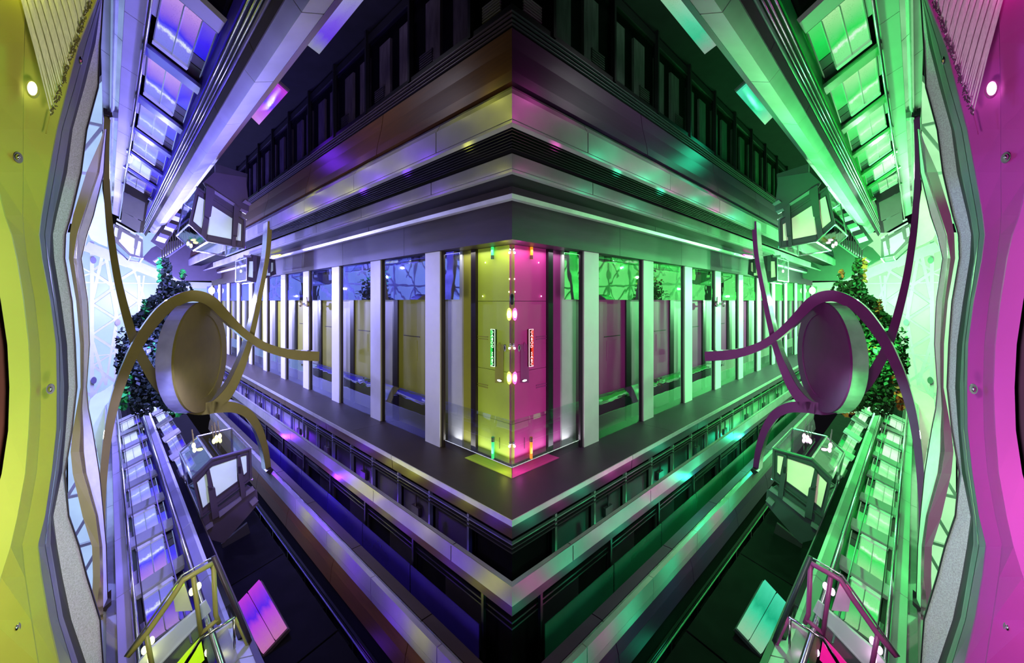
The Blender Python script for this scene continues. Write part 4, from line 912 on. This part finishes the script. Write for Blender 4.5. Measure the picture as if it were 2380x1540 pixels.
# --- string curtain and fittings on the curved wall
t = thing('string_curtain', onS(120, 60, 6.5), 'pale string curtain hanging over the curved {w} wall at the top', 'curtain')
n = 34
rr = random.Random(5)
for i in range(n):
    f = i / (n - 1)
    top = (42 + 170 * f, -34); 
    g = f ** .9
    end = (119 + 92 * g, 266 - 270 * g)
    w = 7.5 if i % 2 else 5.0
    s0 = 6.42 + .03 * (i % 3)
    if f > .97: continue
    mid = (lerp(top, end, .5)[0] + 2, lerp(top, end, .5)[1])
    A = [onS(x - w / 2, y, s0) for x, y in (top, mid)] + [onS(end[0] - w * .22, end[1], s0)]
    B = [onS(x + w / 2, y, s0) for x, y in (top, mid)] + [onS(end[0] + w * .22, end[1], s0)]
    obj('strand', MB().strip(A, B, (.02, 0, 0)), 'curtain', t)
m = MB()
for i in range(150):
    f = rr.random(); x, y = 120 + 88 * f + rr.uniform(-3, 5), 262 - 264 * f + rr.uniform(-4, 8)
    m.tube([onS(x, y, 6.4), onS(x + rr.uniform(-4, 4), y + rr.uniform(2, 8), 6.4)], .006, 4)
obj('fringe', m, 'fringe', t, 'dark ragged fringe', kind='stuff')
t = thing('downlight', onS(75, 205, 6.5), 'round glowing downlight on the curved {w} wall', 'lamp')
obj('trim_ring', MB().ring(onS(75, 205, 6.45), (0, 1, 0), (0, 0, 1), (.06, 0, 0), .046, .085, .012, 28), 'paint_pale', t)
obj('lens', MB().disc(onS(75, 205, 6.47), (0, 1, 0), (0, 0, 1), (.04, 0, 0), .033, .070, 28), 'whiteglow', t)
for (x, y, nm) in ((42, 365, 'below the downlight'), (117, 904, 'at mid height'), (38, 1458, 'near the bottom edge')):
    t = thing('chrome_stud', onS(x, y, 6.5), 'small chrome stud on the curved {w} wall %s' % nm, 'fitting', 'chrome studs on the curved {w} wall')
    obj('plate', MB().disc(onS(x, y, 6.46), (0, 1, 0), (0, 0, 1), (.05, 0, 0), .030, .052, 20), 'ringsteel', t)
    obj('stem', MB().ball(onS(x, y, 6.44), (.03, .018, .03), 10, 6), 'chrome', t, smooth=True)
obj('wall_hook', MB().tube([onS(119, 262, 6.6), onS(108, 305, 6.6), onS(107, 312, 6.58)], .006, 5), 'paint', None, 'thin hanging cord end below the string curtain on the curved {w} wall', 'cord')
obj('door_catch', MB().ball(onS(187, 141, 6.95), (.03, .018, .05), 10, 6), 'chrome', None, 'small chrome catch on the steel strip beside the curved {w} wall', 'catch')

# --- corner bay fittings on the bright wall
UI = 6.43
def roundel(c, r, axis, n=24): return MB().disc(c, (1, 0, 0), (0, 0, 1), axis, r[0], r[1], n)
for (x, y, nm) in ((1183, 730, 'upper'), (1183, 878, 'lower')):
    t = thing('round_lamp', onU(x, y, UI), '%s round lamp glowing on the bright {w} corner wall' % nm, 'lamp', 'round lamps on the {w} corner wall')
    c = onU(x, y, UI - .06)
    obj('bulb', MB().ball(c, (.036, .04, .085), 16, 10), 'whiteglow', t, smooth=True)
    obj('halo_ring', MB().ring(onU(x, y, UI), (1, 0, 0), (0, 0, 1), (0, .02, 0), .07, .14, .03, 28), 'lampglow_soft', t, 'lamp halo built as a glowing ring')  # halo around the bulb, modelled as an emissive ring
for (x, y, h, nm) in ((1144.5, 588, 14, 'upper'), (1145.5, 1040, 25, 'lower')):
    t = thing('tube_lamp', onU(x, y, UI), '%s glowing {sign} tube lamp on the {w} corner wall' % nm, 'lamp', 'tube lamps on the {w} corner wall')
    a, b = onU(x, y - h, UI - .05), onU(x, y + h, UI - .05)
    k = lerp(a, b, .68 if nm == 'upper' else .22)
    obj('tube', MB().tube([a, b], .036, 10), 'tubeglow', t, smooth=True)
    obj('cap', MB().tube([k, b] if nm == 'upper' else [a, k], .038, 10), 'signdark', t)
# sign
t = thing('lit_sign', onU(1145.5, 808, UI), 'narrow upright {sign} sign with stacked glowing letters', 'sign')
a, b = onU(1150.5, 765, UI - .05), onU(1141, 851, UI - .05)
s0, s1, v1, v0 = a[0], b[0], onU(1146, 765, UI - .05)[2], onU(1146, 851, UI - .05)[2]
obj('board', MB().box((s0, UI - .05, v0), (s1, UI + .0, v1)), 'signdark', t)
sm = (s0 + s1) / 2
obj('glow_tube', MB().box((sm + .012, UI - .07, v0 + .02), (s1 - .006, UI - .051, v1 - .02)), 'signglow', t)
for (p, q) in (((s0, v0), (s1, v0)), ((s1, v0), (s1, v1)), ((s1, v1), (s0, v1)), ((s0, v1), (s0, v0))):
    obj('border', MB().tube([(p[0], UI - .055, p[1]), (q[0], UI - .055, q[1])], .006, 5), 'letters', t)
word = 'CABOD SABC'
hh = (v1 - v0 - .04) / len(word)
lm = MB()
for i, ch in enumerate(word):
    if ch == ' ': continue
    cu = bpy.data.curves.new('letter', 'FONT'); cu.body = ch; cu.size = 1.0; cu.extrude = 0.0; cu.align_x = 'CENTER'; cu.resolution_u = 2
    to = bpy.data.objects.new('letter', cu); COL.objects.link(to)
    bpy.context.view_layer.update()
    me = to.evaluated_get(bpy.context.evaluated_depsgraph_get()).to_mesh()
    vs = [v.co.copy() for v in me.vertices]; fs = [tuple(p.vertices) for p in me.polygons]
    bpy.data.objects.remove(to); bpy.data.curves.remove(cu)
    top = v1 - .02 - hh * i
    lm.put([(sm - .005 + v.x * (s1 - s0) * .95, UI - .078, top - hh * .9 + v.y * hh * 1.15) for v in vs], fs)
obj('lettering', lm, 'letters', t)
t = thing('wall_recess', onU(1160, 845, UI), 'narrow wall recess lit by a bright lamp at its foot, {w} corner', 'niche')
obj('back', MB().prism([onU(1150.5, 800, UI - .004), onU(1170, 800, UI - .004), onU(1170, 889, UI - .004), onU(1150.5, 889, UI - .004)], (0, .004, 0)), 'innerwall', t)
obj('lamp_dish', roundel(onU(1160.5, 884, UI - .05), (.07, .026), (0, .04, 0)), 'whiteglow', t, 'bright lamp dish')
obj('lamp_rim', MB().ring(onU(1160.5, 884, UI - .055), (1, 0, 0), (0, 0, 1), (0, .05, 0), .085, .034, .012, 24), 'chrome', t)
for (x, y, r, key, nm, lab) in ((1160, 805, (.035, .095), 'innerwall', 'speaker_ring', 'oval outlined plate beside the {sign} sign'), (1173, 806, (.022, .062), 'black', 'speaker_port', 'small black oval port with a pale rim near the {w} corner')):
    t = thing(nm, onU(x, y, UI), lab, 'wall plate')
    obj('plate', roundel(onU(x, y, UI - .01), r, (0, .01, 0)), key, t)
    obj('rim', MB().ring(onU(x, y + (3 if key == 'black' else 0), UI - .012), (1, 0, 0), (0, 0, 1), (0, .012, 0), r[0] + .008, r[1] + .012, .008, 24), 'innerlavender' if key == 'black' else 'innerbright', t)
for (x, y, nm) in ((1186, 580, 'at the ceiling'), (1186, 802, 'beside the oval port'), (1186, 1030, 'near the floor')):
    t = thing('dome_light', onU(x, y, UI), 'small half-dome light %s in the {w} corner' % nm, 'lamp', 'dome lights in the {w} corner')
    obj('dome', MB().ball(onU(x, y, UI - .02), (.03, .03, .045), 12, 8), 'chrome', t, smooth=True)
    obj('glow', MB().ball(onU(x - 2, y + 7, UI - .03), (.03, .02, .025), 10, 6), 'whiteglow', t, smooth=True)
for (x, y, nm) in ((1128, 610, 'beside the upper tube lamp'), (1184, 648, 'above the black drop'), (1183, 678, 'just over the black drop'), (1122, 688, 'near the dark post')):
    obj('pin_light', MB().ball(onU(x, y, UI - .02), (.014, .012, .018), 8, 6), 'lampglow', None, 'tiny bright pin light %s on the {w} wall' % nm, 'lamp', 'pin lights on the {w} corner wall')
DP = obj('drop_pendant', MB().ball((6.33, 6.33, onU(1190, 695, 6.33)[2]), (.05, .05, .135), 14, 10), 'black', None, 'black drop-shaped pendant hanging where the yellow and magenta corner walls meet', 'pendant', smooth=True)
REG.remove((DP, 'black'))
obj('drip_hook', MB().tube([onU(1161, 1016, UI - .01), onU(1161, 1036, UI - .01), onU(1161, 1042, UI - .03)], .006, 5), 'mullion', None, 'thin hook with a drop above the {w} corner floor', 'hook')

# --- lamps on the tall window wall
t = thing('wall_sconce', onU(708, 706, 5.95), 'small gilded double sconce on a pale column, {w} side', 'lamp')
for dx in (-9, 7):
    obj('shade', MB().ball(onU(708 + dx, 706, 5.9), (.12, .08, .13), 12, 8), 'gold', t, smooth=True)
obj('arm', MB().tube([onU(699, 706, 5.92), onU(716, 706, 5.92)], .03, 8), 'chrome', t)
obj('backplate', MB().disc(onU(710, 698, 5.95), (1, 0, 0), (0, 0, 1), (0, .05, 0), .1, .16, 16), 'gold', t)
obj('wall_globe', MB().ball(onU(492, 675, 5.8), (.5, .2, .28), 14, 8), 'lampglow', None, 'bright globe lamp at the far end of the tall windows, {w} side', 'lamp', smooth=True)
obj('cornice_lamp', MB().tube([onU(632, 596, 5.55), onU(651, 593, 5.55)], .05, 6), 'lampglow_soft', None, 'short glowing {w} strip at the end of the light strip over the windows', 'lamp')

# ================================================================== THE MIRRORED ARM
FMT = {'L': dict(t='blue', w='yellow', b='olive', leaf='bright green', sign='green'),
       'R': dict(t='green', w='magenta', b='purple', leaf='orange-red', sign='red-orange')}
mesh_cache = {}; twin = {}
for o, key in REG:
    c = o.copy(); nm = o.name.split('.')[0]
    if nm.endswith('_left'): nm = nm[:-5] + '_right'
    elif nm.startswith('trim_') and nm[5:].isdigit(): nm = 'trim_%d' % (int(nm[5:]) + 14)
    elif nm == 'window_1': nm = 'window_2'
    c.name = nm
    if o.type == 'MESH':
        me = mesh_cache.get(o.data.name)
        if me is None:
            me = o.data.copy()
            for v in me.vertices: v.co.x = -v.co.x
            me.flip_normals()
            me.materials.clear(); me.materials.append(MATS[(key, 'R')])
            mesh_cache[o.data.name] = me
        c.data = me
    c.location = (-o.location.x, o.location.y, o.location.z)
    if o.parent: c.parent = twin[o.parent.name]
    twin[o.name] = c
    COL.objects.link(c)
    for q, side in ((o, 'L'), (c, 'R')):
        for k in ('label', 'group'):
            if k in q: q[k] = q[k].format(**FMT[side])
